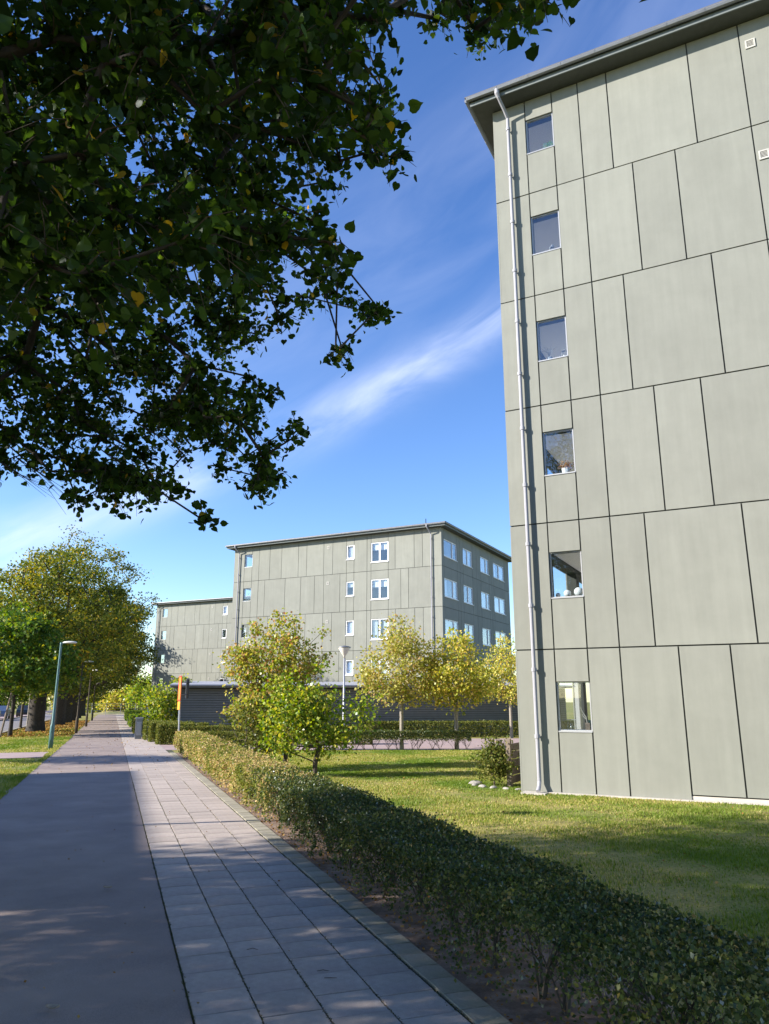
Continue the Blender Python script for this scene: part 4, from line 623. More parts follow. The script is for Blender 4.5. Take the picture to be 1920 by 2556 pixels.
# ------------------------------------------------------------------ trees
def skeleton(seed_pts, targets, crown_c):
    """connect targets to the nearest node already grown; returns nodes, parents"""
    nodes = [Vector(p) for p in seed_pts]; par = [-1] + list(range(len(nodes) - 1)); tip = []
    base = nodes[-1] if len(nodes) else Vector(); ts = sorted(targets, key=lambda t: (Vector(t) - base).length)
    arr = np.array([list(n) for n in nodes]); start = max(1, len(nodes) // 2)
    for t in ts:
        t = Vector(t); A = np.array([list(n) for n in nodes]); d = np.linalg.norm(A - np.array(t), axis=1)
        dn = np.linalg.norm(A - np.array(base), axis=1); c = d + .28 * dn; c[:start] += 4 + d[:start]
        c[A[:, 2] > t.z + .8] += 1.2
        j = int(np.argmin(c)); a = nodes[j]; L = (t - a).length; k = max(1, int(L / .8)); prev = j
        for i in range(1, k + 1):
            f = i / (k + 1) if i < k else 1.0; p = a.lerp(t, f)
            if i < k: p += Vector((random.uniform(-1, 1), random.uniform(-1, 1), random.uniform(-.2, 1.3))) * .09 * L * math.sin(math.pi * f)
            nodes.append(p); par.append(prev); prev = len(nodes) - 1
        tip.append(prev)
    return nodes, par
def skel_mesh(nodes, par, r0, rtip, name, m, parent, n=5, flare=1.3, minr=0):
    cnt = [0] * len(nodes); ch = [0] * len(nodes)
    for i in range(len(nodes) - 1, 0, -1):
        if ch[i] == 0: cnt[i] += 1
        cnt[par[i]] += cnt[i]; ch[par[i]] += 1
    tot = max(cnt); rad = [rtip + (r0 - rtip) * (c / tot) ** .76 for c in cnt]; mb = MB()
    for i in range(1, len(nodes)):
        a, b = nodes[par[i]], nodes[i]; ra = min(rad[par[i]], rad[i] * 1.35); rb = rad[i]
        if max(ra, rb) < minr: continue
        if par[i] == 0: ra = rad[0] * flare
        mb.tube([a, b], [ra, rb], n if rb > .03 else 3 if rb < .012 else 4, False)
    o = mb.build(name, m, parent, smooth=True); return o
def tree(name, label, x, y, trunk_h, lobes, ncl, per, size, m, bark, r0, group=None, cat='tree', tpl=T_QUAD, spread=.55, zs=.6, up=.3, lean=(0, 0), shell=.55, gz0=None, limbs=True, multi=0, tip=.006, minr=0.):
    """lobes: ellipsoids (dx,dy,z,rx,ry,rz) relative to the foot"""
    z0 = gz(x, y) if gz0 is None else gz0
    root = empty(name, (x, y, z0), 0, label, cat, group)
    vol = np.array([l[3] * l[4] * l[5] for l in lobes]); C = []
    while len(C) < ncl:
        l = lobes[rng.choice(len(lobes), p=vol / vol.sum())]; d = rng.normal(size=3); d /= np.linalg.norm(d); r = rng.uniform(shell, 1) ** .6 if rng.random() < .8 else rng.uniform(.1, 1)
        r *= 1 + .10 * math.sin(d[0] * 5 + l[0]) * math.sin(d[2] * 6 + d[1] * 4) + rng.normal() * .05
        C.append((l[0] + d[0] * l[3] * r, l[1] + d[1] * l[4] * r, l[2] + d[2] * l[5] * r))
    C = np.array(C); C[:, 2] = np.maximum(C[:, 2], .25)
    seeds = []
    for k in range(5): f = k / 4; seeds.append((lean[0] * f ** 1.5 + random.uniform(-1, 1) * .02 * r0 * k, lean[1] * f ** 1.5, trunk_h * f - .05 * (k == 0)))
    nodes, par = skeleton(seeds, [tuple(c) for c in C], None)
    skel_mesh(nodes, par, r0, tip, 'trunk', bark, root, 8 if r0 > .15 else 6, minr=minr)
    cl = np.repeat(np.arange(ncl), per); s = spread * rng.uniform(.7, 1.3, ncl)
    P = C[cl] + rng.normal(size=(len(cl), 3)) * np.stack([s[cl], s[cl], s[cl] * zs], 1) * .5
    leaves('crown', P, size * rng.uniform(.7, 1.3, len(P)), tpl, m, root, up)
    return root

# avenue of old limes on the left verge
def big(q, p, H, Rr, n, lab, m='lime_autumn', sz=.17, off=(0, 0)):
    x, y = XY(p, q); lob = [(off[0], off[1], H * .56, Rr * .82, Rr * .82, H * .36)]
    for k in range(9):
        a = k * 2.4 + q; rr = Rr * .55; lob.append((off[0] + rr * math.cos(a), off[1] + rr * math.sin(a), H * (.36 + .07 * (k % 6)), Rr * .42, Rr * .42, H * .16))
    lob.append((off[0], off[1], H * .84, Rr * .45, Rr * .45, H * .14))
    return tree('lime_tree', lab, x, y, H * .22, lob, n, 95, sz, M[m], M['bark'], .52, 'old lime trees along the left verge', spread=.9, zs=.55, up=.35, tip=.012, minr=.02)
big(53.9, -4.5, 12.2, 6.3, 330, 'nearest old lime with the thick flared trunk beside the road, crown yellowing')
big(68.3, -4.1, 16.2, 7.2, 330, 'second old lime, the tallest, just behind the nearest one', off=(.8, 0))
big(75.5, -3.9, 13.6, 6.6, 230, 'third old lime, its dark trunk right behind the second', 'lime_dark', .19, off=(1.2, 0))
big(83.5, -3.8, 12.6, 6.6, 200, 'fourth old lime in the row with a crown reaching over the path', 'lime_dark', .2, off=(1.4, 0))
big(97, -3.9, 13.6, 6.6, 240, 'fifth old lime in the row, mostly hidden in shade', 'lime_dark', .24, off=(1, 0))
big(113, -3.9, 12.0, 6.4, 130, 'last old lime at the far end of the path', 'lime_dark', .26)
# young trees on the verge
tree('young_maple', 'young green maple with a thin trunk and stake at the left edge', *XY(-5.1, 46.3), 2.2, [(-.6, 0, 4.3, 3.0, 3.0, 2.4), (1.3, -.3, 3.9, 1.9, 1.9, 1.5), (-.4, 0, 6.0, 1.6, 1.6, 1.4)], 170, 85, .17, M['maple'], M['bark'], .11, spread=.7, up=.4, tpl=T_MAPLE)
o = MB(); bx, by = XY(-5.45, 45.2); o.tube([(0, 0, 0), (.35, 0, 2.3)], .06, 6); o = o.build('tree_stake', M['wood']); o.location = (bx, by, gz(bx, by)); tag(o, 'leaning timber stake beside the young maple', 'stake')
tree('young_tree', 'thin pale-stemmed young tree between the lamp post and the thick lime trunk', *XY(-5.1, 54.9), 2.6, [(0, 0, 3.6, .9, .9, 1.0)], 20, 40, .13, M['maple'], M['barkpale'], .06, 'young verge trees', spread=.45)
tree('young_tree', 'slim dark-stemmed young tree by the road behind the thick lime trunk', *XY(-6.0, 60), 2.6, [(0, 0, 3.8, 1.1, 1.1, 1.1)], 22, 40, .14, M['lime_dark'], M['barkdark'], .09, 'young verge trees', spread=.5)

# bronzing small tree and fresh shrub on the lawn edge
tree('bronze_tipped_tree', 'small airy tree with bronze-tipped top on the lawn beside the long hedge', -2.75, 21.6, .9,
     [(-.3, 0, 2.9, 1.1, 1.0, .85), (-1.3, 0, 2.9, .62, .5, .5), (.8, 0, 3.0, .55, .5, .5), (.1, 0, 3.95, .33, .33, .62), (-1.0, 0, 3.65, .3, .3, .45), (-.9, 0, 1.9, .8, .8, .8), (.3, 0, 1.8, .8, .8, .75), (.95, 0, 3.65, .25, .25, .3), (-.45, 0, 4.0, .22, .22, .35)], 225, 50, .084, M['reddish'], M['barkdark'], .07, 'small garden trees', spread=.30, zs=.8, up=.25, tip=.005)
tree('leafy_shrub', 'many-stemmed fresh green shrub standing in front of the bronze-tipped tree', -1.72, 19.3, .35,
     [(-.9, 0, 1.3, .7, .6, .6), (-.2, 0, 1.75, .45, .45, .55), (.95, 0, 1.3, .36, .33, .5), (.5, 0, 1.9, .28, .28, .4), (-.5, 0, .75, .85, .5, .3), (-.2, 0, 1.2, .55, .5, .45), (.5, 0, 1.0, .5, .4, .35), (-.9, 0, 2.0, .4, .4, .5), (1.15, 0, 1.75, .22, .22, .4), (.1, 0, 2.4, .25, .25, .35)], 120, 44, .088, M['fresh'], M['barkdark'], .065, cat='shrub', spread=.36, zs=.8, up=.25, tip=.005, shell=.3)
tree('olive_shrub', 'shaded grey-green shrub at the left foot of the bronze-tipped tree', -3.75, 20.9, .2, [(.3, 0, 1.15, .75, .6, .8), (.6, 0, .7, .5, .5, .5)], 45, 50, .075, M['hedgemid'], M['barkdark'], .03, cat='shrub', spread=.3)
# yellowing trees by the court
for (x, y, H, rr, th, mm, lab) in ((.66, 29.75, 5.3, 1.9, 1.75, 'reddish_y', 'left young tree with yellow and bronze leaves rising from the flat-topped hedge'),
                              (2.78, 29.8, 4.65, 1.7, 1.75, 'yellow', 'middle young tree, the brightest yellow-green, at the right end of the flat-topped hedge'),
                              (6.45, 39.2, 5.5, 2.0, 2.0, 'yellow', 'right young yellow tree on the court half hidden by the near block')):
    m_ = M['yellow'] if mm == 'yellow' else leafmat('straw_leaf', [(0, (.18, .22, .04)), (.4, (.38, .38, .08)), (.8, (.50, .44, .14)), (1, (.44, .28, .12))], .4, .06)
    tree('young_street_tree', lab, x, y, th, [(-.1, 0, H * .56, rr * .86, rr * .8, H * .22), (0, 0, H * .78, rr * .5, rr * .5, H * .19), (-rr * .45, 0, H * .48, rr * .5, rr * .5, H * .11), (rr * .5, 0, H * .52, rr * .5, rr * .5, H * .12)], 150, 46, .105, m_, M['barkpale'], .075, 'young yellowing trees by the court', spread=.40, zs=.8, up=.25, tip=.006)
tree('bay_shrub', 'rounded evergreen shrub at the corner of the near block', 2.42, 17.25, .15, [(0, 0, .46, .44, .40, .38), (.12, .1, .74, .28, .28, .26)], 70, 52, .052, M['hedgemid'], M['barkdark'], .025, cat='shrub', spread=.17, zs=.9, up=.4, shell=.4)
tree('bright_bush', 'tall bright green bush left of the dark shed', *XY(2.7, 42.5), .3, [(0, 0, 1.5, 1.15, 1.1, 1.2), (.75, 0, 2.3, .5, .5, .9), (-.7, 0, 1.9, .5, .5, .7)], 75, 55, .13, M['fresh'], M['barkdark'], .05, cat='shrub', spread=.45, up=.3)
# far vegetation behind the path end and the road
for (px, Y, ztop, r, mm, lab) in ((372, 118, 5.6, 3.0, 'fresh', 'light green tree left of the farthest block'), (352, 135, 6.5, 3.2, 'maple', 'green tree on the bank left of the farthest block'), (300, 128, 3.4, 2.6, 'yellow', 'yellowish bush on the bank at the path end'), (255, 132, 3.0, 2.6, 'lime_autumn', 'low olive bush behind the path end'),
        (215, 145, 5, 4, 'maple', 'green bush beyond the last lime trunks'), (60, 160, 9, 7, 'lime_dark', 'dark tree across the road beyond the parked cars'), (5, 150, 8.5, 6, 'maple', 'green tree across the road at the left edge'), (120, 175, 9, 7, 'maple', 'green tree far down the road'), (165, 170, 6, 5, 'yellow', 'yellow tree far down the road'), (-80, 150, 10, 8, 'lime_dark', 'large dark tree across the road outside the left edge')):
    X = (px - 960) / 1900 * Y; g0 = gz(X, Y); h = ztop - g0
    tree('distant_tree' if h > 5 else 'distant_bush', lab, X, Y, h * .2, [(0, 0, h * .5, r, r, h * .45), (r * .5, 0, h * .4, r * .6, r * .6, h * .35), (-r * .5, 0, h * .45, r * .6, r * .6, h * .35)], 60, 60, .36, M[mm], M['bark'], .18, None, 'tree' if h > 5 else 'bush', spread=1.3, tip=.03, minr=.04)
# dry grass bank with wire fence
bank = MB(); nu, nv = 24, 8; vs = []
for i in range(nu + 1):
    for j in range(nv + 1):
        X, Y = -62 + 40 * i / nu, 118 + 5 * j; f = j / nv; h = (3.1 * f ** .8) * min(1, max(.15, (X + 58) / 26)) + .3 * math.sin(X * .7 + j); vs.append((X, Y + .1 * (X + 40) * -.35, gz(X, Y) - .25 + max(0, h)))
bank.add(vs, [(i * (nv + 1) + j, (i + 1) * (nv + 1) + j, (i + 1) * (nv + 1) + j + 1, i * (nv + 1) + j + 1) for i in range(nu) for j in range(nv)])
bank.build('grass_bank', M['drygrass'], None, True)['kind'] = 'structure'
fe = empty('wire_fence', (-52, 119, gz(-52, 119)), R(-18), 'thin wire fence on posts across the end of the path', 'fence')
for k in range(9): MB().tube([(k * 2.6, 0, -.2), (k * 2.6, 0, 1.7)], .04, 5).build('post', M['galv'], fe)
mb = MB()
for z in (.2, .6, 1.0, 1.4, 1.65): mb.tube([(0, 0, z), (20.8, 0, z)], .012, 3)
mb.build('wires', M['galv'], fe)

# ------------------------------------------------------------------ the near lime whose branches fill the upper left
def dec(s): a = np.array([int(v) for v in s.split(',')], float).reshape(-1, 4) / 100; return a
vis, hid = dec(VIS), dec(HID)
TX, TY = -5.75, 3.0; z0 = gz(TX, TY)
lt = empty('near_lime_tree', (TX, TY, z0), 0, 'great lime tree at the left whose dark leafy branches hang over the path', 'tree')
off = np.array([TX, TY, z0])
seeds = [(0, 0, -.1), (.02, 0, .8), (0, .04, 1.7), (.05, .05, 2.6), (.1, .1, 3.5), (.05, .2, 4.6), (.1, .15, 5.8), (0, .2, 7.2), (.1, .1, 8.8)]
nodes, par = skeleton(seeds, [tuple(v[:3] - off) for v in np.concatenate([vis, hid])], None)
skel_mesh(nodes, par, .36, .006, 'trunk', M['bark'], lt, 7, 1.5)
tw = MB(); P = []; S_ = []; D_ = []
for (x, y, z, r) in vis:
    c = Vector((x, y, z)) - Vector(off); out = Vector((c.x, c.y, 0)).normalized() if Vector((c.x, c.y, 0)).length > .1 else Vector((1, 0, 0))
    nt = 7 if r > .3 else 5
    for k in range(nt):
        d = (Vector((random.gauss(0, 1), random.gauss(0, 1), random.gauss(-.15, .7))) + out * .5).normalized(); L = r * random.uniform(.7, 1.2)
        pts = [c, c + d * L * .5 + Vector((0, 0, .03)), c + d * L + Vector((0, 0, -.12 * L))]; tw.tube(pts, [.006, .0035, .0015], 3, False)
        m_ = max(4, int(L / .026))
        for j in range(m_):
            f = (j + .5) / m_; b = pts[0].lerp(pts[1], f * 2) if f < .5 else pts[1].lerp(pts[2], f * 2 - 1)
            sd_ = d.cross(Vector((0, 0, 1))).normalized() * (1 if j % 2 else -1)
            for rep in range(1 if f > .3 else 2): P.append(b + sd_ * .03 + Vector((random.gauss(0, .035), random.gauss(0, .035), random.gauss(-.02, .035)))); S_.append(random.uniform(.034, .070))
# a few bare twigs hanging out of the foliage
for (x, y, z, L) in ((-3.1, 7.9, 4.6, .9), (-3.25, 8.0, 4.55, .9), (-4.35, 8.2, 4.55, 1.0), (-4.45, 8.1, 4.45, .8), (-2.9, 8.0, 4.9, .7)):
    for k in range(7):
        b = Vector((x, y, z)) - Vector(off); a = random.uniform(-.5, .7); p1 = b + Vector((math.cos(a) * L * .4, random.uniform(-.1, .1), -L * .25)); p2 = p1 + Vector((math.cos(a) * L * .45, 0, -L * random.uniform(.1, .5)))
        tw.tube([b, p1, p2], [.005, .0035, .0015], 3, False)
tw.build('twigs', M['barkdark'], lt)
P = np.array([list(p) for p in P]); S_ = np.array(S_)
Rm = rand_rot(len(P), .30)
# the largest-looking leaves are pieces of their own
W = P + off; cz = math.cos(R(14.04)); sz_ = math.sin(R(14.04)); fw = W[:, 1] * cz + (W[:, 2] - EYE) * sz_; upv = -W[:, 1] * sz_ + (W[:, 2] - EYE) * cz
infr = (fw > .5) & (np.abs(W[:, 0] / fw) < .5) & (np.abs(upv / fw) < .67)
score = np.where(infr, S_ / np.maximum(np.linalg.norm(W - np.array([0, 0, EYE]), axis=1), .1), 0); top = np.argsort(-score)[:300]
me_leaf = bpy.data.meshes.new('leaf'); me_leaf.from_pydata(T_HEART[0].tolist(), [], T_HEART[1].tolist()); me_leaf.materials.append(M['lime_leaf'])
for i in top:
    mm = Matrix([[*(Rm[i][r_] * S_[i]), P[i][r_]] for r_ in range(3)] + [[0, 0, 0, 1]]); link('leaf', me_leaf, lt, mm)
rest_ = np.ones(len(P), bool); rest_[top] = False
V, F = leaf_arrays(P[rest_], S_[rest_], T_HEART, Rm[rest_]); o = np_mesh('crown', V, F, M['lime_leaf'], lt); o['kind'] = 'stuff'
cl = np.repeat(np.arange(len(hid)), 200); Ph = hid[cl, :3] - off + rng.normal(size=(len(cl), 3)) * .42
Ph = Ph[~((Ph[:, 1] + off[1] > 7.2) & (Ph[:, 2] + off[2] < 4.5))]
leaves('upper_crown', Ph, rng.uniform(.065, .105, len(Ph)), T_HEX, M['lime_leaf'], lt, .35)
tree('lime_tree', 'unseen lime added behind the viewer on the left verge to cut the sky light', *XY(-4.3, -8.5), 3.2, [(0, 0, 9, 5.8, 5.8, 4.5), (0, 0, 6, 4.5, 4.5, 2.5)], 220, 90, .2, M['lime_leaf'], M['bark'], .35, 'old lime trees along the left verge', spread=1.1, minr=.02)  # tree added out of view to dim the sky light over the foreground
tree('lime_tree', 'broad unseen lime added across the street, outside the left edge, to shade the near path', -17.6, 3.0, 3.4, [(0, 0, 7.4, 5.4, 4.9, 3.2), (1.5, 0, 5.8, 4.2, 4.4, 1.8), (-1, 0, 9.4, 3.5, 3.5, 1.8)], 185, 75, .17, M['lime_leaf'], M['bark'], .4, 'added shade trees across the street', spread=.85, minr=.02)  # tree added out of view, crown placed to shade the near path
# tree across the street, outside the picture, that throws the soft bands over the path
x, y = XY(-15.2, 28.5)
tree('street_tree', 'round young tree across the street outside the left edge', x, y, 3, [(0, 0, 7.2, 1.6, 1.6, 1.1), (0, 1.4, 6.6, .8, .8, .6)], 60, 60, .16, M['lime_dark'], M['bark'], .14, spread=.7, minr=.02)

# ------------------------------------------------------------------ lamps, sign, cabinet, post
def lamp_post(p, q, h, m, lab, group):
    x, y = XY(p, q); root = empty('lamp_post', (x, y, gz(x, y)), 0, lab, 'lamp post', group)
    mb = MB(); mb.lathe([(.09, -.1), (.088, .85), (.085, .90), (.055, .98), (.05, h * .55), (.042, h - .02), (.042, h + .06)], 12); mb.build('pole', m, root, True)
    MB().box(-.03, .03, -.094, -.08, .35, .62).build('hatch', m, root)
    mb = MB(); mb.tube([(0, 0, h), (.10, 0, h + .03)], .03, 8); mb.build('arm', m, root)
    hd = MB(); n = 16; vs = []; fs = []
    prof = [(0.02, .075), (.35, .07), (.75, .055), (.97, .025), (1, .0), (.95, -.02), (.5, -.03), (.02, -.03)]
    for (r, z) in prof: vs += [(.36 + .30 * r * math.cos(2 * math.pi * k / n), .15 * r * math.sin(2 * math.pi * k / n), h + .05 + z * .9) for k in range(n)]
    fs = [(i * n + k, i * n + (k + 1) % n, (i + 1) * n + (k + 1) % n, (i + 1) * n + k) for i in range(len(prof) - 1) for k in range(n)]
    fs += [tuple(range(n)), tuple((len(prof) - 1) * n + k for k in range(n))[::-1]]
    hd.add(vs, fs); hd.build('lamp_head', M['lens'], root, True)
    return root
lamp_post(-2.2, 33.8, 4.15, M['teal'], 'teal lamp post nearest on the left verge with a flat oval head', 'lamp posts along the path')
lamp_post(-1.9, 49.5, 4.15, M['barkdark'], 'dark lamp post second along the left verge under the limes', 'lamp posts along the path')
lamp_post(-1.75, 62.9, 4.15, M['barkdark'], 'dark lamp post third along the left verge under the limes', 'lamp posts along the path')
lamp_post(-1.8, 83, 4.15, M['barkdark'], 'dark lamp post farthest along the left verge', 'lamp posts along the path')
lamp_post(-2.75, 12.9, 4.15, M['teal'], 'teal lamp post beside the viewer, outside the left edge', 'lamp posts along the path')
root = empty('bowl_lamp', (-1.99, 37.3, gz(-2, 37.3)), 0, 'pale pole lamp with an upturned bowl head in front of the shed', 'lamp post')
MB().lathe([(.07, -.1), (.07, .9), (.05, .96), (.042, 3.9)], 12).build('pole', M['galv'], root, True)
MB().lathe([(.045, 3.9), (.06, 4.0), (.10, 4.05), (.29, 4.36), (.30, 4.40), (.28, 4.41)], 20).build('bowl', M['lens'], root, True)
MB().lathe([(.33, 4.41), (.33, 4.44), (.10, 4.50), (.02, 4.51)], 20).build('cap', M['metal_grey'], root, True)
# traffic boards seen nearly edge-on
sx, sy = -8.35, 31.35
root = empty('road_sign', (sx, sy, gz(sx, sy)), R(116), 'roadworks sign of orange board and dark plate seen edge-on above the hedges', 'sign')
MB().tube([(0, 0, -.1), (.0, .05, 2.55)], .035, 8).build('post', M['galv'], root)
org = mat('orange_board', (.62, .22, .04), .5); yel = mat('yellow_board', (.70, .30, .03), .5); drk = mat('dark_plate', (.04, .045, .06), .5); org_red = mat('red_border', (.6, .05, .03), .5)
MB().box(-.26, .26, .06, .09, 1.85, 2.85).build('orange_board', org, root)
mb = MB(); mb.box(-.26, .26, .091, .096, 2.80, 2.85).box(-.26, .26, .091, .096, 1.85, 1.90).box(-.26, -.21, .091, .096, 1.90, 2.80).box(.21, .26, .091, .096, 1.90, 2.80); mb.build('border', org_red, root)
MB().box(-.24, .24, .06, .09, 1.50, 1.82).build('lower_plate', yel, root)
MB().box(-.27, .27, -.24, -.21, 1.95, 2.75).build('back_plate', drk, root)
mb = MB(); mb.tube([(0, .05, 2.1), (0, -.24, 2.1)], .02, 6).tube([(0, .05, 2.6), (0, -.24, 2.6)], .02, 6); mb.build('bracket', M['galv'], root)
x, y = XY(1.35, 40.7); root = empty('grey_cabinet', (x, y, gz(x, y)), PA, 'narrow grey metal cabinet standing on the footpath edge by the hedges', 'cabinet')
MB().box(-.16, .16, -.14, .14, 0, 1.0).build('body', M['metal_grey'], root); MB().box(-.18, .18, -.16, .16, 1.0, 1.06).build('lid', M['galv'], root); MB().box(-.12, .12, -.147, -.141, .2, .85).build('door', M['galv'], root)
x, y = XY(2.0, 47.0); root = empty('small_canopy', (x, y, gz(x, y)), PA, 'white post carrying a small flat canopy behind the grey cabinet', 'canopy')
for (a, b) in ((0, 0), (1.8, 0), (0, 1.6)): MB().box(a, a + .1, b, b + .1, 0, 2.1).build('post', M['white'], root)
MB().box(-.3, 2.2, -.4, 2.0, 2.1, 2.26).build('flat_roof', M['metal_grey'], root)

# ------------------------------------------------------------------ parked cars
def car(x, y, rz, col, lab):
    root = empty('parked_car', (x, y, gz(x, y) + .01), rz, lab, 'car', 'cars parked across the road'); paint = mat('car_paint', col, .25, metal=.3, spec=.6)
    prof = [(-2.1, .35), (-2.12, .75), (-1.95, .92), (-1.1, 1.0), (-.45, 1.42), (.9, 1.46), (1.65, 1.02), (2.05, .95), (2.12, .6), (2.08, .3)]
    def shell(w, pf, name, m):
        n = len(pf); vs = []
        for yy, k in ((-w, 1), (w, 1)):
            vs += [(px, yy * (.86 if z > 1.1 else 1), z) for px, z in pf]
        fs = [tuple(range(n))[::-1], tuple(range(n, 2 * n))] + [(i, (i + 1) % n, n + (i + 1) % n, n + i) for i in range(n)]
        return MB().add(vs, fs).build(name, m, root)
    b = shell(.86, prof, 'body', paint)
    gm = M['black']
    MB().add([(-1.05, -.74, 1.02), (-1.05, .74, 1.02), (-.5, .68, 1.40), (-.5, -.68, 1.40)], [(0, 1, 2, 3)]).build('windscreen', gm, root).location.x = -.03
    for s in (-1, 1):
        w = MB(); w.add([(-.85, s * .845, 1.04), (1.45, s * .845, 1.06), (.85, s * .765, 1.40), (-.42, s * .765, 1.38)], [(0, 1, 2, 3)]); w.build('side_window', gm, root)
        MB().box(-2.14, -2.08, s * .62 - .15, s * .62 + .15, .68, .80).build('headlight', M['lens'], root)
    for a in (-1.3, 1.3):
        for s in (-.80, .80):
            w = MB().tube([(a, s - .1, .32), (a, s + .1, .32)], .32, 16).build('wheel', M['black'], root); MB().tube([(a, s + (.101 if s > 0 else -.101), .32), (a, s + (.11 if s > 0 else -.11), .32)], .2, 12).build('rim', M['galv'], w)
x, y = XY(-11.7, 95); car(x, y, PA - R(90) + R(180) + R(180), (.10, .14, .22), 'blue-grey car parked nearest across the road')
x, y = XY(-10.4, 108); car(x, y, PA - R(90), (.03, .035, .04), 'dark car parked behind the blue-grey one')
x, y = XY(-11.9, 88); car(x, y, PA - R(90), (.5, .52, .55), 'pale silver car at the left edge across the road')

# ------------------------------------------------------------------ grass, litter, small things
def blades(name, n, region, smin, smax, hmin, hmax):
    P = []
    while len(P) < n:
        a = rng.uniform(0, 1, (n, 2)); x, y = region(a[:, 0], a[:, 1]); P.append(np.stack([x, y], 1)); P = [np.concatenate(P)]
        P = list(P[0])
    P = np.array(P)[:n]; return P
def scatter_blades(name, XYp, hscale):
    cz = np.sin(XYp[:, 0] * 1.9 + np.sin(XYp[:, 1] * 1.3) * 2) * .5 + np.sin(XYp[:, 0] * 4.3 + XYp[:, 1] * 3.1) * .3 + np.sin(XYp[:, 1] * 7.7 - XYp[:, 0] * 2.3) * .25
    kp = rng.random(len(cz)) < np.clip(.62 + cz * .55, .16, 1); XYp = XYp[kp]; hscale = hscale * (1 + .28 * cz[kp])
    n = len(XYp); x, y = XYp[:, 0], XYp[:, 1]; z = SLOPE * (-x * PS + y * PC)
    d = np.sqrt(x * x + y * y); h = rng.uniform(.018, .042, n) * hscale; w = rng.uniform(.003, .006, n) * (1 + np.maximum(0, d - 5) * .10)
    a = rng.uniform(0, 2 * np.pi, n); lx, ly = np.cos(a), np.sin(a); ben = rng.uniform(-.9, .9, n) * h
    V = np.zeros((n, 3, 3)); V[:, 0] = np.stack([x - lx * w, y - ly * w, z - .003], 1); V[:, 1] = np.stack([x + lx * w, y + ly * w, z - .003], 1); V[:, 2] = np.stack([x - ly * ben, y + lx * ben, z + h], 1)
    F = np.arange(n * 3).reshape(-1, 3); o = np_mesh(name, V.reshape(-1, 3), F, M['blade']); o['kind'] = 'stuff'; tag(o, cat='grass'); return o
def lawn_pts(n, p0, p1, q0, q1, power=1.6):
    p = rng.uniform(p0, p1, n); q = q0 + (q1 - q0) * rng.random(n) ** power; return p * PC - q * PS, p * PS + q * PC
x, y = lawn_pts(560000, 3.2, 14, 1.5, 28.6, 1.35)
inb = ((x - 2.806) * .4509 + (y - 16.124) * .8926 > -.12) & (((x - 2.806) * .8926 - (y - 16.124) * .4509) > -.05)
ok = ~inb & (y < 29.6) & (np.abs(x) < y * .56 + .6); g = scatter_blades('lawn_grass', np.stack([x[ok], y[ok]], 1), 1.0); g['label'] = 'short patchy lawn right of the long hedge'
x, y = lawn_pts(110000, -6.0, -1.95, 14, 60, 1.5); q_ = -x * PS + y * PC; ok = ~((q_ > 28.1) & (q_ < 31.7)) & (x > -y * .56 - 1)
g = scatter_blades('verge_grass', np.stack([x[ok], y[ok]], 1), 1.3); g['label'] = 'grass verge left of the cycle path'
# ragged grass edge and tufts in the hedge bed and along the path
x, y = lawn_pts(16000, -2.06, -1.86, 13, 45, 1.5); x2, y2 = lawn_pts(9000, 3.05, 3.4, 2.5, 29, 1.3); g = scatter_blades('edge_grass', np.stack([np.r_[x, x2], np.r_[y, y2]], 1), 1.7); g['label'] = 'longer grass along the path and hedge edges'
def litter(name, n, p0, p1, q0, q1, s0, s1, m, lab, sig=None):
    p = rng.uniform(p0, p1, n); q = rng.uniform(q0, q1, n)
    x, y = p * PC - q * PS, p * PS + q * PC; z = SLOPE * q + .024 + rng.uniform(0, .012, n)
    o = leaves(name, np.stack([x, y, z], 1), rng.uniform(s0, s1, n), T_QUAD, m, None, .82); o['label'] = lab; o['category'] = 'leaf litter'
litter('fallen_leaves', 7000, -6.0, -2.0, 45, 84, .07, .14, M['litter'], 'orange fallen leaves on the verge under the limes')
litter('path_leaves', 420, -1.9, 2.0, 22, 80, .04, .08, M['litter'], 'scattered fallen leaves on the far part of the path')
litter('lawn_leaves', 900, 3.3, 13, 3, 27, .02, .05, M['litter'], 'dry leaves scattered thinly over the lawn')
litter('path_grit', 130, -1.8, 2.05, 3.5, 22, .010, .028, M['litter'], 'few small dry bits lying on the near asphalt and slabs')
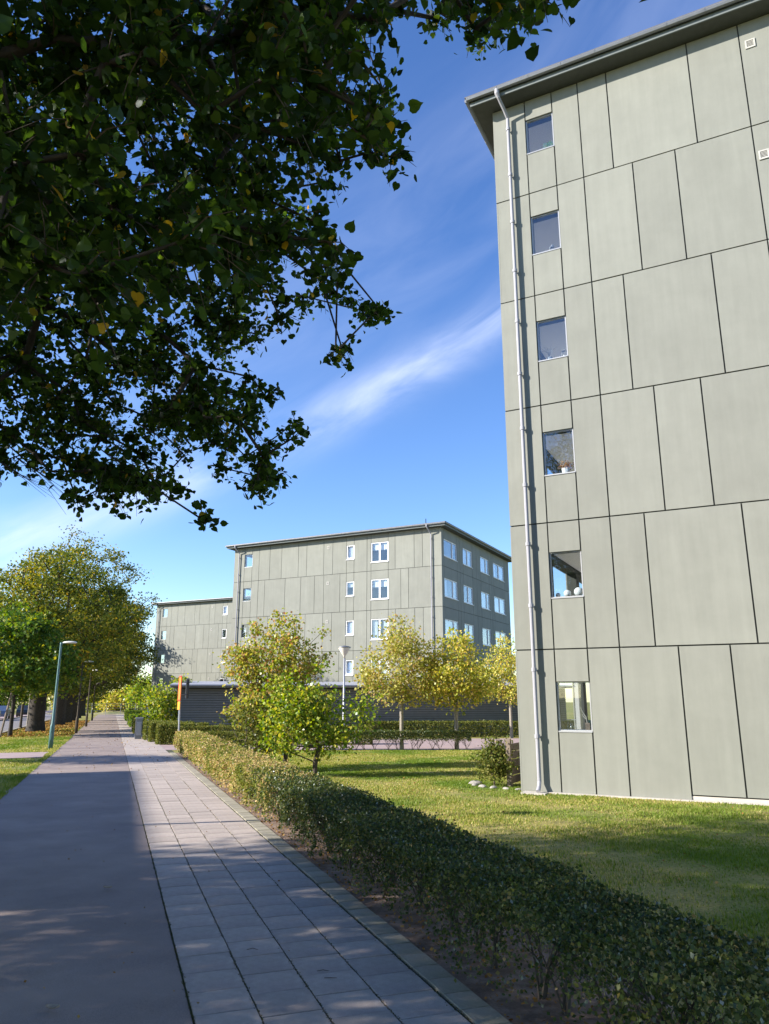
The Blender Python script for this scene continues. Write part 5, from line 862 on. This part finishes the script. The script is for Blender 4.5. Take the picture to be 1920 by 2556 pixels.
litter('bed_litter', 3800, 2.3, 3.3, 2.6, 22, .015, .04, M['litter'], 'dead leaves and bits on the soil under the long hedge')
# moss and grit along the slab joints
for lane in range(5):
    p0 = .592 + SW * lane if lane < 4 else 2.085
    n = 2600; p = p0 + rng.normal(0, .006 if lane < 4 else .012, n); q = 3 + 16 * rng.random(n) ** 1.3; x, y = p * PC - q * PS, p * PS + q * PC
    o = leaves('joint_moss', np.stack([x, y, SLOPE * q + .015 + rng.uniform(0, .004, n)], 1), rng.uniform(.004, .012, n), T_QUAD, M['moss'], None, .6); o['label'] = 'moss and grit in a lengthwise joint of the slab footpath'; o['category'] = 'moss'
def on_ground(name, p, q, build, lab, cat, m, group=None, dz=.02):
    c = G(p, q, dz); mb = MB(); build(mb); o = mb.build(name, m); o.location = c; tag(o, lab, cat, group); return o
m_stone = mat('pebble', (.42, .33, .24), .85, noise=.2, nscale=60)
def curled(mb): 
    vs = []; 
    for i in range(7):
        for j in range(5): u, v = i / 6 - .5, j / 4 - .5; w = math.sqrt(max(0, .25 - u * u)) * 1.4; vs.append((u * .085, v * w * .085, .012 + .05 * v * v + .03 * u * u))
    mb.add(vs, [(i * 5 + j, (i + 1) * 5 + j, (i + 1) * 5 + j + 1, i * 5 + j + 1) for i in range(6) for j in range(4)])
on_ground('curled_leaf', *PQ(*(-2.72, 7.95)), curled, 'pale curled leaf lying on the asphalt near the slab edge', 'leaf', m_stone, 'loose leaves on the asphalt')
on_ground('curled_leaf', *PQ(*(-1.98, 5.0)), curled, 'blurred brown curled leaf at the bottom left of the asphalt', 'leaf', m_stone, 'loose leaves on the asphalt')
for (x, y, a, lab) in ((-.42, 5.65, .3, 'curved dark twig lying on a slab in the second row'), (-.36, 5.52, -.1, 'straight dark twig lying just below the curved one'), (-.98, 6.1, .6, 'small forked twig at the asphalt edge of the slabs')):
    p, q = PQ(x, y); on_ground('twig', p, q, lambda mb: mb.tube([(-.04, 0, .004), (0, .012 * a * 4, .006), (.045, 0, .004)], [.002, .0025, .001], 4), lab, 'twig', M['barkdark'], 'twigs on the slabs')
